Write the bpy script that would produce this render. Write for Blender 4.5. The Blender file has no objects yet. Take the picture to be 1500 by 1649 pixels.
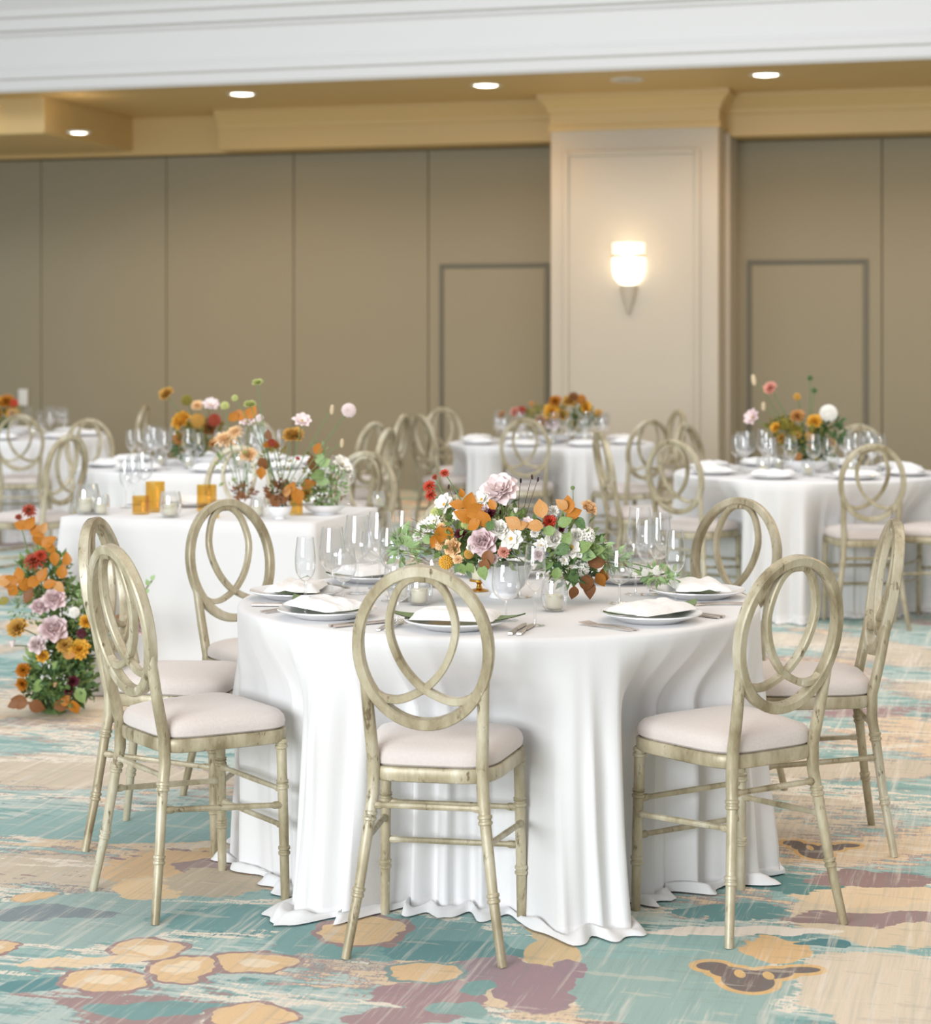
import bpy, bmesh, math, random
import numpy as np
from mathutils import Vector, Matrix, noise
SC = bpy.context.scene
COL = SC.collection
PI = math.pi
random.seed(7)

# ------------------------------------------------------------------ camera
F, YH, HC = 3235.0, 543.0, 1.534
cam = bpy.data.cameras.new('camera')
cam.sensor_fit = 'HORIZONTAL'; cam.sensor_width = 36; cam.lens = F / 1500 * 36
cam.shift_y = -(824.5 - YH) / 1500
cam.clip_start = 0.1; cam.clip_end = 100
cam.dof.use_dof = True; cam.dof.focus_distance = 5.55; cam.dof.aperture_fstop = 4.0
camo = bpy.data.objects.new('camera', cam); COL.objects.link(camo)
camo.location = (0, 0, HC); camo.rotation_euler = (PI / 2, 0, 0)
SC.camera = camo
SC.view_settings.view_transform = 'Standard'; SC.view_settings.look = 'None'
SC.view_settings.gamma = 1; SC.view_settings.use_curve_mapping = False
SC.view_settings.exposure = 0.33
SC.cycles.transparent_max_bounces = 48
SC.cycles.max_bounces = 8
SC.cycles.caustics_reflective = False; SC.cycles.caustics_refractive = False

# ------------------------------------------------------------------ world and daylight
w = bpy.data.worlds.new('daylight'); SC.world = w; w.use_nodes = True
w.node_tree.nodes['Background'].inputs[0].default_value = (0.93, 0.96, 1.0, 1)
w.node_tree.nodes['Background'].inputs[1].default_value = 0.44
def area(name, loc, to, size, power, col):
    l = bpy.data.lights.new(name, 'AREA'); l.shape = 'RECTANGLE'; l.size, l.size_y = size
    l.energy = power; l.color = col
    o = bpy.data.objects.new(name, l); COL.objects.link(o); o.location = loc
    o.rotation_euler = (Vector(to) - Vector(loc)).to_track_quat('-Z', 'Y').to_euler()
    return o
area('ballroom_ceiling_glow', (1.5, 6.5, 6.8), (1.0, 7.5, 0), (8, 9), 190, (1.0, 0.80, 0.60))
area('wall_side_glow', (4.6, 8.2, 3.0), (1.0, 6.2, 0.6), (1.5, 1.5), 26, (1.0, 0.68, 0.34))
area('clerestory_daylight', (-1.0, 9.6, 7.6), (0.5, 19.5, 0.2), (13, 2.4), 330, (0.88, 0.94, 1.0))
area('window_daylight', (-5.5, -3.5, 2.6), (0, 7, 0.7), (6, 3.6), 960, (0.90, 0.95, 1.0))

# ------------------------------------------------------------------ basic helpers
def at(px, py, Y):                       # a point in the room seen at a pixel, at distance Y
    return Vector(((px - 750) / F * Y, Y, HC + (YH - py) * Y / F))
def lin(h):
    if isinstance(h, str):
        h = h.lstrip('#'); c = [int(h[i:i + 2], 16) / 255 for i in (0, 2, 4)]
    else: c = h
    return tuple(x / 12.92 if x <= .04045 else ((x + .055) / 1.055) ** 2.4 for x in c) + (1,)
def mat(name, col, rough=.6, metal=0, noise_amt=0, scale=20, spec=.5, sheen=0, bump=0, sss=0, alt=None):
    m = bpy.data.materials.new(name); m.use_nodes = True; nt = m.node_tree; b = nt.nodes['Principled BSDF']
    c = lin(col); b.inputs['Base Color'].default_value = c
    b.inputs['Roughness'].default_value = rough; b.inputs['Metallic'].default_value = metal
    b.inputs['Specular IOR Level'].default_value = spec
    if sheen: b.inputs['Sheen Weight'].default_value = sheen
    if sss:
        b.inputs['Subsurface Weight'].default_value = sss; b.inputs['Subsurface Radius'].default_value = (.01, .008, .006)
    if noise_amt or bump:
        tc = nt.nodes.new('ShaderNodeTexCoord'); n = nt.nodes.new('ShaderNodeTexNoise')
        n.inputs['Scale'].default_value = scale; n.inputs['Detail'].default_value = 5
        nt.links.new(tc.outputs['Object'], n.inputs['Vector'])
        if noise_amt:
            r = nt.nodes.new('ShaderNodeMix'); r.data_type = 'RGBA'
            c2 = lin(alt) if alt else tuple(x * (1 - noise_amt) for x in c[:3]) + (1,)
            mr = nt.nodes.new('ShaderNodeMapRange'); mr.inputs[1].default_value = .38; mr.inputs[2].default_value = .66
            nt.links.new(n.outputs['Fac'], mr.inputs[0]); nt.links.new(mr.outputs[0], r.inputs['Factor'])
            r.inputs['A'].default_value = c; r.inputs['B'].default_value = c2
            nt.links.new(r.outputs['Result'], b.inputs['Base Color'])
        if bump:
            bp = nt.nodes.new('ShaderNodeBump'); bp.inputs['Strength'].default_value = bump; bp.inputs['Distance'].default_value = .01
            nt.links.new(n.outputs['Fac'], bp.inputs['Height']); nt.links.new(bp.outputs['Normal'], b.inputs['Normal'])
    return m
def emis(name, col, s):
    m = bpy.data.materials.new(name); m.use_nodes = True; nt = m.node_tree
    b = nt.nodes['Principled BSDF']; b.inputs['Base Color'].default_value = (.8, .8, .8, 1)
    b.inputs['Emission Color'].default_value = lin(col); b.inputs['Emission Strength'].default_value = s
    return m
def glass(name, tint, gloss=(1, 1, 1, 1), base=.045, edge=.8, power=2.7, diffuse=0.0):
    m = bpy.data.materials.new(name); m.use_nodes = True; nt = m.node_tree; N = nt.nodes; L = nt.links
    out = N['Material Output']; N.remove(N['Principled BSDF'])
    t = N.new('ShaderNodeBsdfTransparent'); t.inputs[0].default_value = tint
    g = N.new('ShaderNodeBsdfGlossy'); g.inputs[0].default_value = gloss; g.inputs['Roughness'].default_value = .03
    lw = N.new('ShaderNodeLayerWeight'); lw.inputs[0].default_value = .5
    pw = N.new('ShaderNodeMath'); pw.operation = 'POWER'; pw.inputs[1].default_value = power
    ma = N.new('ShaderNodeMath'); ma.operation = 'MULTIPLY_ADD'; ma.inputs[1].default_value = edge; ma.inputs[2].default_value = base
    mx = N.new('ShaderNodeMixShader')
    L.new(lw.outputs['Facing'], pw.inputs[0]); L.new(pw.outputs[0], ma.inputs[0]); L.new(ma.outputs[0], mx.inputs[0])
    L.new(t.outputs[0], mx.inputs[1]); L.new(g.outputs[0], mx.inputs[2])
    L.new(mx.outputs[0], out.inputs[0])
    return m

def mesh_from(name, verts, faces, m, smooth=True):
    me = bpy.data.meshes.new(name); me.from_pydata([tuple(v) for v in verts], [], faces)
    for mm in (m if isinstance(m, (list, tuple)) else [m]): me.materials.append(mm)
    if smooth: me.polygons.foreach_set('use_smooth', [True] * len(me.polygons))
    me.update(); return me
class MB:                                # collects geometry for ONE mesh
    def __init__(s): s.v = []; s.f = []; s.mi = []
    def add(s, v, f, mi=0):
        o = len(s.v); s.v += [Vector(a) for a in v]; s.f += [tuple(i + o for i in q) for q in f]; s.mi += [mi] * len(f)
    def box(s, a, b, bev=0, mi=0):
        x0, y0, z0 = a; x1, y1, z1 = b
        if not bev:
            s.add([(x0, y0, z0), (x1, y0, z0), (x1, y1, z0), (x0, y1, z0), (x0, y0, z1), (x1, y0, z1), (x1, y1, z1), (x0, y1, z1)],
                  [(0, 3, 2, 1), (4, 5, 6, 7), (0, 1, 5, 4), (1, 2, 6, 5), (2, 3, 7, 6), (3, 0, 4, 7)], mi); return
        bm = bmesh.new(); r = bmesh.ops.create_cube(bm, size=1)
        for v in bm.verts: v.co = Vector(((x0 + x1) / 2 + v.co.x * (x1 - x0), (y0 + y1) / 2 + v.co.y * (y1 - y0), (z0 + z1) / 2 + v.co.z * (z1 - z0)))
        bmesh.ops.bevel(bm, geom=bm.edges[:], offset=bev, segments=2, affect='EDGES', profile=.5)
        bm.verts.index_update(); s.add([v.co.copy() for v in bm.verts], [[v.index for v in f.verts] for f in bm.faces], mi); bm.free()
    def lathe(s, prof, n=24, c=(0, 0, 0), mi=0, cap=True):
        cx, cy, cz = c; v = []; f = []
        for (r, z) in prof:
            for k in range(n): v.append((cx + r * math.cos(2 * PI * k / n), cy + r * math.sin(2 * PI * k / n), cz + z))
        for i in range(len(prof) - 1):
            for k in range(n):
                k2 = (k + 1) % n; f.append((i * n + k, i * n + k2, (i + 1) * n + k2, (i + 1) * n + k))
        if cap:
            if prof[0][0] > 1e-4: f.append(tuple(range(n))[::-1])
            if prof[-1][0] > 1e-4: f.append(tuple((len(prof) - 1) * n + k for k in range(n)))
        s.add(v, f, mi)
    def tube(s, pts, rad, n=8, closed=False, mi=0):
        pts = [Vector(p) for p in pts]; m = len(pts); v = []; f = []
        if not isinstance(rad, (list, tuple)): rad = [rad] * m
        up = None
        for i, p in enumerate(pts):
            a = pts[(i - 1) % m] if (closed or i > 0) else p; b = pts[(i + 1) % m] if (closed or i < m - 1) else p
            t = (b - a).normalized()
            if up is None: up = t.orthogonal().normalized()
            up = (up - t * up.dot(t)).normalized(); sd = t.cross(up)
            for k in range(n):
                an = 2 * PI * k / n; v.append(p + (up * math.cos(an) + sd * math.sin(an)) * rad[i])
        for i in range(m if closed else m - 1):
            j = (i + 1) % m
            for k in range(n):
                k2 = (k + 1) % n; f.append((i * n + k, i * n + k2, j * n + k2, j * n + k))
        if not closed: f += [tuple(range(n))[::-1], tuple((m - 1) * n + k for k in range(n))]
        s.add(v, f, mi)
    def ribbon(s, pts, wid, dep, nrm, closed=False, mi=0):
        """sweep a bevelled rectangle; wid in the plane of the curve, dep along nrm"""
        pts = [Vector(p) for p in pts]; m = len(pts); nrm = Vector(nrm).normalized(); v = []; f = []
        if not isinstance(wid, (list, tuple)): wid = [wid] * m
        q = .28
        prof = [(-1, -1 + q), (-1, 1 - q), (-1 + q, 1), (1 - q, 1), (1, 1 - q), (1, -1 + q), (1 - q, -1), (-1 + q, -1)]
        for i, p in enumerate(pts):
            a = pts[(i - 1) % m] if (closed or i > 0) else p; b = pts[(i + 1) % m] if (closed or i < m - 1) else p
            t = (b - a).normalized(); sd = nrm.cross(t).normalized()
            for (x, y) in prof: v.append(p + sd * x * wid[i] / 2 + nrm * y * dep / 2)
        n = 8
        for i in range(m if closed else m - 1):
            j = (i + 1) % m
            for k in range(n):
                k2 = (k + 1) % n; f.append((i * n + k, j * n + k, j * n + k2, i * n + k2))
        if not closed: f += [tuple(range(n)), tuple((m - 1) * n + k for k in range(n))[::-1]]
        s.add(v, f, mi)
    def mesh(s, name, m, smooth=True):
        me = mesh_from(name, s.v, s.f, m, smooth)
        if any(s.mi): me.polygons.foreach_set('material_index', s.mi)
        bm = bmesh.new(); bm.from_mesh(me); bmesh.ops.recalc_face_normals(bm, faces=bm.faces); bm.to_mesh(me); bm.free()
        if smooth and hasattr(me, 'set_sharp_from_angle'): me.set_sharp_from_angle(angle=math.radians(40))
        return me
def ob(name, me, parent=None, loc=None, rot=None, scale=None):
    o = bpy.data.objects.new(name, me); COL.objects.link(o)
    if parent: o.parent = parent
    if loc is not None: o.location = loc
    if rot is not None: o.rotation_euler = rot
    if scale is not None: o.scale = (scale,) * 3 if not hasattr(scale, '__len__') else scale
    return o
def tag(o, label, cat, group=None, kind=None):
    if label: o['label'] = label
    if cat: o['category'] = cat
    if group: o['group'] = group
    if kind: o['kind'] = kind
    return o
def thing(name, label, cat, loc=(0, 0, 0), rz=0, group=None):
    return tag(ob(name, None, None, loc, (0, 0, rz)), label, cat, group)
CH = {}
def copy_tree(o, parent=None):
    c = o.copy(); COL.objects.link(c); c.parent = parent
    for ch in CH.get(o.name, []): copy_tree(ch, c)
    if parent: CH.setdefault(parent.name, []).append(c)
    return c
def struct(o): o['kind'] = 'structure'; return o

# ------------------------------------------------------------------ materials
def chair_paint():
    m = bpy.data.materials.new('champagne_paint'); m.use_nodes = True; nt = m.node_tree; N = nt.nodes; L = nt.links
    b = N['Principled BSDF']; tc = N.new('ShaderNodeTexCoord'); oi = N.new('ShaderNodeObjectInfo')
    mp = N.new('ShaderNodeMapping'); mp.inputs['Scale'].default_value = (1, 1, .35)
    ad = N.new('ShaderNodeVectorMath'); ad.operation = 'ADD'
    L.new(tc.outputs['Object'], mp.inputs[0]); L.new(mp.outputs[0], ad.inputs[0]); L.new(oi.outputs['Random'], ad.inputs[1])
    n1 = N.new('ShaderNodeTexNoise'); n1.inputs['Scale'].default_value = 9; n1.inputs['Detail'].default_value = 6; n1.inputs['Roughness'].default_value = .65
    n2 = N.new('ShaderNodeTexNoise'); n2.inputs['Scale'].default_value = 38; n2.inputs['Detail'].default_value = 6; n2.inputs['Roughness'].default_value = .7
    L.new(ad.outputs[0], n1.inputs['Vector']); L.new(ad.outputs[0], n2.inputs['Vector'])
    r = N.new('ShaderNodeValToRGB'); L.new(n1.outputs['Fac'], r.inputs[0])
    e = r.color_ramp.elements; e[0].position = .33; e[0].color = lin('#877a5c'); e[1].position = .68; e[1].color = lin('#d0c9b3')
    q = e.new(.5); q.color = lin('#b3a88c')
    r2 = N.new('ShaderNodeValToRGB'); L.new(n2.outputs['Fac'], r2.inputs[0])
    e = r2.color_ramp.elements; e[0].position = .33; e[0].color = (1, 1, 1, 1); e[1].position = .41; e[1].color = (0, 0, 0, 1)
    mx = N.new('ShaderNodeMix'); mx.data_type = 'RGBA'; L.new(r2.outputs[0], mx.inputs['Factor'])
    L.new(r.outputs[0], mx.inputs['A']); mx.inputs['B'].default_value = lin('#6f6046')
    r3 = N.new('ShaderNodeValToRGB'); L.new(n2.outputs['Fac'], r3.inputs[0])
    e = r3.color_ramp.elements; e[0].position = .66; e[0].color = (0, 0, 0, 1); e[1].position = .72; e[1].color = (.8, .8, .8, 1)
    m2 = N.new('ShaderNodeMix'); m2.data_type = 'RGBA'; L.new(r3.outputs[0], m2.inputs['Factor'])
    L.new(mx.outputs['Result'], m2.inputs['A']); m2.inputs['B'].default_value = lin('#e9e4d6')
    L.new(m2.outputs['Result'], b.inputs['Base Color'])
    b.inputs['Roughness'].default_value = .38; b.inputs['Metallic'].default_value = .12
    bp = N.new('ShaderNodeBump'); bp.inputs['Strength'].default_value = .25; bp.inputs['Distance'].default_value = .004
    L.new(n2.outputs['Fac'], bp.inputs['Height']); L.new(bp.outputs[0], b.inputs['Normal'])
    return m
M = dict(
    paint=chair_paint(),
    cushion=mat('cushion_fabric', '#d3c9c2', .85, bump=.15, scale=160, sheen=.3, noise_amt=.04),
    cloth=mat('ivory_linen', '#e4e3e2', .8, bump=.08, scale=220, sheen=.25),
    china=mat('white_china', '#f2f2f3', .18),
    napkin=mat('white_napkin', '#f3f2f0', .85, bump=.2, scale=120),
    greenleaf=mat('leaf_green_dark', '#768d58', .45, noise_amt=.3, scale=30),
    metal=mat('brushed_steel', '#e2d6cc', .34, metal=1),
    brass=mat('brass', '#d0a04a', .25, metal=1),
    wax=mat('candle_wax', '#f4ecd2', .5, sss=.2),
    glass=glass('clear_glass', (.985, .987, .99, 1)),
    thick=glass('thick_glass', (.975, .98, .98, 1), base=.12, edge=.7, power=2.0),
    amber=glass('amber_glass', (.94, .80, .47, 1), base=.05, edge=.3),
    wallwhite=mat('cream_wall_paint', '#b9b2a3', .45),
    soffit=mat('soffit_paint_lamp_tinted', '#cdb27c', .5),  # amber glow of the downlights put into the soffit and fascia colour
    headwhite=mat('white_ceiling_paint', '#d2d1cf', .5),
    wallgrey=mat('grey_partition_panel', '#938c76', .7, bump=.1, scale=90, noise_amt=.05),
    seam=mat('dark_panel_joint', '#6c6a60', .8),
    gap=mat('dark_gap', '#6a665a', .8),
    stem=mat('stem_green', '#6f8a58', .6),
    stembrown=mat('stem_brown', '#7a5a3c', .7),
    foliage=mat('foliage_green', '#6f8c50', .55, noise_amt=.5, scale=14, alt='#93a660'),
    foliage2=mat('foliage_deep_green', '#3f5e38', .55, noise_amt=.5, scale=14, alt='#6d8a4a'),
    olive=mat('foliage_olive', '#77742c', .6, noise_amt=.5, scale=14, alt='#a28f35'),
    lightgreen=mat('leaf_fresh_green', '#a9c78a', .55, noise_amt=.3, scale=20),
    orange=mat('leaf_orange', '#bd7d1d', .55, noise_amt=.3, scale=25, alt='#b26716'),
    tan=mat('leaf_tan', '#c8995f', .55, noise_amt=.3, scale=25, alt='#bb7c38'),
    brown=mat('leaf_brown', '#8d5a2e', .6, noise_amt=.4, scale=25),
    yellow=mat('petal_yellow', '#e2ac3a', .6), gold=mat('petal_gold', '#c79a48', .65),
    peach=mat('petal_peach', '#f3cf9f', .6), pink=mat('petal_pink', '#e9d3d3', .6),
    blush=mat('petal_blush', '#efdfdd', .6), white=mat('petal_white', '#f3f0e8', .6),
    coral=mat('petal_coral', '#e0a18e', .6), red=mat('petal_red', '#c4452a', .6),
    rust=mat('petal_rust', '#a4432b', .6), burg=mat('petal_burgundy', '#5c1a2b', .6),
    lime=mat('petal_lime', '#c5cb84', .6), seed=mat('seed_dark', '#3d2526', .7), eye=mat('flower_eye', '#c79a36', .7),
    wheat=mat('dry_wheat', '#d8c3a0', .7),
    plastic=mat('white_plastic', '#dcdcd8', .5),
    can=emis('downlight_lens', '#fff2dc', 9), shade=emis('sconce_glass', '#ffe9c8', 3.2), shade2=emis('sconce_glass_dim', '#ffe9c8', 1.0),
)
# ------------------------------------------------------------------ carpet
PH = 0.2749
CP, SP = math.cos(PH), math.sin(PH)
def floorpt(px, py):
    Y = HC * F / (py - YH); return ((px - 750) / F * Y, Y)
def uv(x, y): return (x * CP - y * SP, x * SP + y * CP)      # room-aligned floor coordinates
def carpet():
    m = bpy.data.materials.new('patterned_carpet'); m.use_nodes = True; nt = m.node_tree; N = nt.nodes; L = nt.links
    b = N['Principled BSDF']; b.inputs['Roughness'].default_value = .95; b.inputs['Specular IOR Level'].default_value = .15
    tc = N.new('ShaderNodeTexCoord')
    rot = N.new('ShaderNodeMapping'); rot.inputs['Rotation'].default_value = (0, 0, PH)
    L.new(tc.outputs['Object'], rot.inputs[0])
    def nz(scale, stretch=(1, 1, 1), off=0, detail=3, rough=.5, vec=None):
        mp = N.new('ShaderNodeMapping'); mp.inputs['Scale'].default_value = stretch; mp.inputs['Location'].default_value = (off, off * .7, 0)
        L.new(vec or rot.outputs[0], mp.inputs[0])
        n = N.new('ShaderNodeTexNoise'); n.inputs['Scale'].default_value = scale; n.inputs['Detail'].default_value = detail
        n.inputs['Roughness'].default_value = rough; L.new(mp.outputs[0], n.inputs['Vector']); return n
    def math_(op, a, bb=None, c=None):
        x = N.new('ShaderNodeMath'); x.operation = op
        for i, q in enumerate((a, bb, c)):
            if q is None: continue
            if isinstance(q, (int, float)): x.inputs[i].default_value = q
            else: L.new(q, x.inputs[i])
        return x.outputs[0]
    def step(v, lo, hi):
        r = N.new('ShaderNodeMapRange'); r.clamp = True; r.inputs[1].default_value = lo; r.inputs[2].default_value = hi
        L.new(v, r.inputs[0]); return r.outputs[0]
    def mix(fac, A, B):
        x = N.new('ShaderNodeMix'); x.data_type = 'RGBA'
        if isinstance(fac, (int, float)): x.inputs['Factor'].default_value = fac
        else: L.new(fac, x.inputs['Factor'])
        for k, q in (('A', A), ('B', B)):
            if isinstance(q, str): x.inputs[k].default_value = lin(q)
            else: L.new(q, x.inputs[k])
        return x.outputs['Result']
    jag = nz(2.2, (3.2, 13, 1), 3, 4, .6).outputs['Fac']          # torn, ikat-like edges along the rows
    fine = nz(9, (14, 1.2, 1), 11, 3, .6).outputs['Fac']
    jj = math_('ADD', math_('MULTIPLY', math_('SUBTRACT', jag, .5), .36), math_('MULTIPLY', math_('SUBTRACT', fine, .5), .10))
    def layer(sc, off, amt=1.0, stretch=(1, 1.7, 1)):
        return math_('MULTIPLY_ADD', jj, amt, nz(sc, stretch, off, 2, .45).outputs['Fac'])
    A = layer(.85, 1.3, 1.2)
    col = mix(step(A, .46, .475), '#a4c0bb', '#bccbc5')
    B = layer(2.0, 9.1, 2.0, (1, 2.4, 1))
    col = mix(step(B, .56, .57), col, '#8fb2ae')
    B2 = layer(2.4, 19.4, 2.2, (1, 2.4, 1))
    col = mix(step(B2, .63, .645), col, '#739b9b')
    dash = nz(4.2, (1.0, 6.5, 1), 33, 4, .6).outputs['Fac']; dsh = math_('MULTIPLY', step(dash, .56, .575), .62)
    col = mix(dsh, col, '#85aaa8')
    dash2 = nz(3.1, (1.0, 5.5, 1), 73, 4, .6).outputs['Fac']
    col = mix(math_('MULTIPLY', step(dash2, .58, .595), .7), col, '#c9d4cd')
    C = layer(.8, 27.6, 1.0)
    col = mix(step(C, .555, .565), col, '#a59a98')
    col = mix(step(C, .575, .585), col, '#d3c6b2')
    C2 = layer(.62, 40.2, .8)
    col = mix(step(C2, .575, .583), col, '#b49f9b')
    col = mix(step(C2, .592, .60), col, '#e3cdb0')
    col = mix(step(C2, .65, .665), col, '#ecdcc6')
    D = layer(.9, 55.5, 1.2)
    col = mix(step(D, .64, .65), col, '#aa918f')
    E_ = layer(.5, 71.2, .6, (1, 3.0, 1))
    ridge = math_('ABSOLUTE', math_('SUBTRACT', E_, .5))
    col = mix(step(ridge, .016, .010), col, '#ece2d2')
    # placed motifs
    wn = N.new('ShaderNodeTexNoise'); wn.inputs['Scale'].default_value = 7; wn.inputs['Detail'].default_value = 3
    L.new(rot.outputs[0], wn.inputs['Vector'])
    wsub = N.new('ShaderNodeVectorMath'); wsub.operation = 'SUBTRACT'; L.new(wn.outputs['Color'], wsub.inputs[0]); wsub.inputs[1].default_value = (.5, .5, .5)
    wm = N.new('ShaderNodeVectorMath'); wm.operation = 'MULTIPLY_ADD'; L.new(wsub.outputs[0], wm.inputs[0]); wm.inputs[1].default_value = (.16, .16, 0); L.new(tc.outputs['Object'], wm.inputs[2])
    warped = wm.outputs[0]
    def ell(px, py, rx, ry, rotd=0, warp=True):
        x, y = floorpt(px, py); x1, _ = floorpt(px + rx, py); _, y0 = floorpt(px, py + ry); _, y2 = floorpt(px, py - ry)
        mp = N.new('ShaderNodeMapping'); mp.vector_type = 'TEXTURE'
        mp.inputs['Location'].default_value = (x, y, 0); mp.inputs['Rotation'].default_value = (0, 0, math.radians(rotd))
        mp.inputs['Scale'].default_value = (x1 - x, (y2 - y0) / 2, 1)
        L.new(warped if warp else tc.outputs['Object'], mp.inputs[0])
        ln = N.new('ShaderNodeVectorMath'); ln.operation = 'LENGTH'; L.new(mp.outputs[0], ln.inputs[0]); return ln.outputs['Value']
    def flower(col, px, py, rx, ry, rim='#a98f8c', body='#e6c69c', core='#f1ddbf', rw=1.22):
        d = ell(px, py, rx, ry)
        col = mix(step(d, rw + .02, rw), col, rim); col = mix(step(d, 1.02, 1.0), col, body)
        if core: col = mix(step(d, .5, .4), col, core)
        return col
    def blob(col, px, py, rx, ry, c, rot=0, warp=True):
        d = ell(px, py, rx, ry, rot, warp)
        if warp and rx > 60: d = math_('MULTIPLY_ADD', jj, 1.5, d)
        return mix(step(d, 1.03, .99), col, c)
    col = blob(col, 260, 1330, 300, 26, '#9dbab6')
    col = blob(col, 120, 1480, 230, 40, '#a6bcb7')
    col = blob(col, 1440, 1600, 150, 75, '#e0d2bd'); col = blob(col, 1460, 1480, 190, 42, '#dccbb0'); col = blob(col, 1400, 1440, 120, 20, '#e6cfae')
    col = blob(col, 1080, 1580, 190, 75, '#a0b9b3'); col = blob(col, 1000, 1520, 210, 22, '#9bbcb8')
    col = blob(col, 300, 1400, 130, 34, '#e2c29b'); col = blob(col, 250, 1430, 75, 18, '#edd0a8')
    col = blob(col, 330, 1395, 60, 14, '#b09a96'); col = blob(col, 350, 1420, 90, 22, '#cdbda6')
    col = blob(col, 370, 1478, 130, 22, '#7fa5a4'); col = blob(col, 60, 1470, 120, 12, '#8f9a9e')
    col = blob(col, 620, 1510, 190, 35, '#86aaa8'); col = blob(col, 720, 1530, 120, 16, '#719a9a')
    col = blob(col, 60, 1585, 60, 12, '#6c979a'); col = blob(col, 250, 1625, 120, 14, '#82a5a3')
    col = blob(col, 1130, 1410, 40, 8, '#86aaa8'); col = blob(col, 1250, 1420, 130, 14, '#67908e'); col = blob(col, 1180, 1470, 90, 12, '#719a9a')
    col = blob(col, 1400, 1415, 110, 14, '#9f8784'); col = blob(col, 1400, 1478, 140, 10, '#a08a88')
    col = blob(col, 1180, 1498, 170, 8, '#efe5d8')
    col = flower(col, 245, 1531, 57, 15); col = flower(col, 290, 1560, 58, 15); col = flower(col, 410, 1548, 60, 15)
    col = flower(col, 162, 1581, 58, 15); col = blob(col, 130, 1548, 105, 8, '#eed6b4', 8)
    col = flower(col, 5, 1525, 25, 11); col = flower(col, 405, 1636, 62, 16, core=None); col = flower(col, 48, 1445, 26, 7, core=None, rim='#d8b58c')
    col = flower(col, 585, 1499, 68, 22, core=None); col = blob(col, 905, 1505, 42, 20, '#d9c4a0', 25)
    col = blob(col, 890, 1538, 46, 26, '#dcc39a', 0, False); col = blob(col, 790, 1560, 70, 22, '#a79398')
    col = blob(col, 690, 1600, 90, 26, '#ad9294'); col = blob(col, 860, 1590, 60, 40, '#a99095'); col = blob(col, 640, 1640, 95, 16, '#ab9293')
    col = blob(col, 775, 1590, 30, 12, '#85a8a4'); col = blob(col, 735, 1625, 36, 14, '#94b1ab'); col = blob(col, 920, 1560, 30, 16, '#a58f96')
    col = flower(col, 695, 1563, 52, 13, core=None, rim='#8fa3a0')
    def mask(col, cx, cy, s):
        parts = ((-52, -10, 26, 7, -6), (-20, 0, 36, 9, -22), (5, 13, 42, 18, 0), (44, 2, 36, 8, 18), (90, -4, 32, 5, 4))
        for grow, c in ((1, '#e3bd85'), (0, '#7f736f')):
            for dx, dy, rx, ry, ro in parts:
                col = blob(col, cx + dx * s, cy + dy * s, (rx + 12 * grow) * s, (ry + 4.5 * grow) * s, c, ro, False)
        for dx, dy in ((-8, 2), (38, 5)): col = blob(col, cx + dx * s, cy + dy * s, 9 * s, 6.5 * s, '#e3bd85', 0, False)
        return col
    col = blob(col, 1250, 1530, 55, 24, '#e4c090'); col = blob(col, 1325, 1520, 40, 7, '#5d8a8e')
    col = mask(col, 1200, 1566, 1.0); col = mask(col, 1310, 1364, .62)
    col = mix(math_('MULTIPLY', step(dash, .60, .61), .18), col, '#8d8f8c')
    col = mix(math_('MULTIPLY', step(dash2, .62, .63), .3), col, '#e8dccb')
    # streaks woven along the length of the room
    st = nz(26, (1, .045, 1), 5, 4, .75).outputs['Fac']
    col = mix(math_('MULTIPLY', step(st, .53, .66), .5), col, '#ece4d8')
    st2 = nz(60, (1, .03, 1), 9, 3, .7).outputs['Fac']
    col = mix(math_('MULTIPLY', step(st2, .52, .3), .22), col, '#6f8f8f')
    L.new(col, b.inputs['Base Color'])
    bp = N.new('ShaderNodeBump'); bp.inputs['Strength'].default_value = .3; bp.inputs['Distance'].default_value = .004
    L.new(nz(420, (1, .3, 1), 0, 2, .6).outputs['Fac'], bp.inputs['Height']); L.new(bp.outputs[0], b.inputs['Normal'])
    return m
fl = MB(); fl.add([(-12, -6, 0), (12, -6, 0), (12, 30, 0), (-12, 30, 0)], [(0, 1, 2, 3)])
struct(ob('floor', fl.mesh('floor', carpet(), False)))

# ------------------------------------------------------------------ room: U runs along the back wall, V comes towards the camera
RM = Matrix(((CP, -SP, 0, 0), (-SP, -CP, 0, 20.0), (0, 0, 1, 0), (0, 0, 0, 1)))
def upx(px, V):
    a = (px - 750) / F; return (a * (20 - V * CP) + V * SP) / (CP + a * SP)
def yroom(U, V): return 20 - U * SP - V * CP
def zpx(px, py, V):
    return HC + (YH - py) * yroom(upx(px, V), V) / F
def room(name, mb, m, parent=None, smooth=False):
    o = ob(name, mb.mesh(name, m, smooth), parent)
    if not parent: o.matrix_world = RM; struct(o)
    return o
ZT = 3.42                                    # top of the partition, underside of the fascia
ZS = 3.81                                    # soffit
VC = .85                                     # column front face
UC0, UC1 = upx(887, VC), upx(1158, VC)
b = MB(); b.box((-9, -.25, 0), (9, -.06, 5.2)); wall = room('wall_back', b, M['gap'])
def panels(seams, u0, u1, vv, doorspan=None):
    us = [u0] + [upx(s, vv) for s in seams] + [u1]
    for i in range(len(us) - 1):
        a, c = us[i] + .004, us[i + 1] - .004
        p = MB(); p.box((a, -.06, 0.02), (c, vv, ZT - .015), .006)
        room('wall_panel', p, M['wallgrey'], wall)
panels([-150, 66, 268, 473, 690], -7.2, UC0 + .02, 0.0)
panels([1421, 1640], UC1 - .02, 5.6, 0.0)
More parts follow.
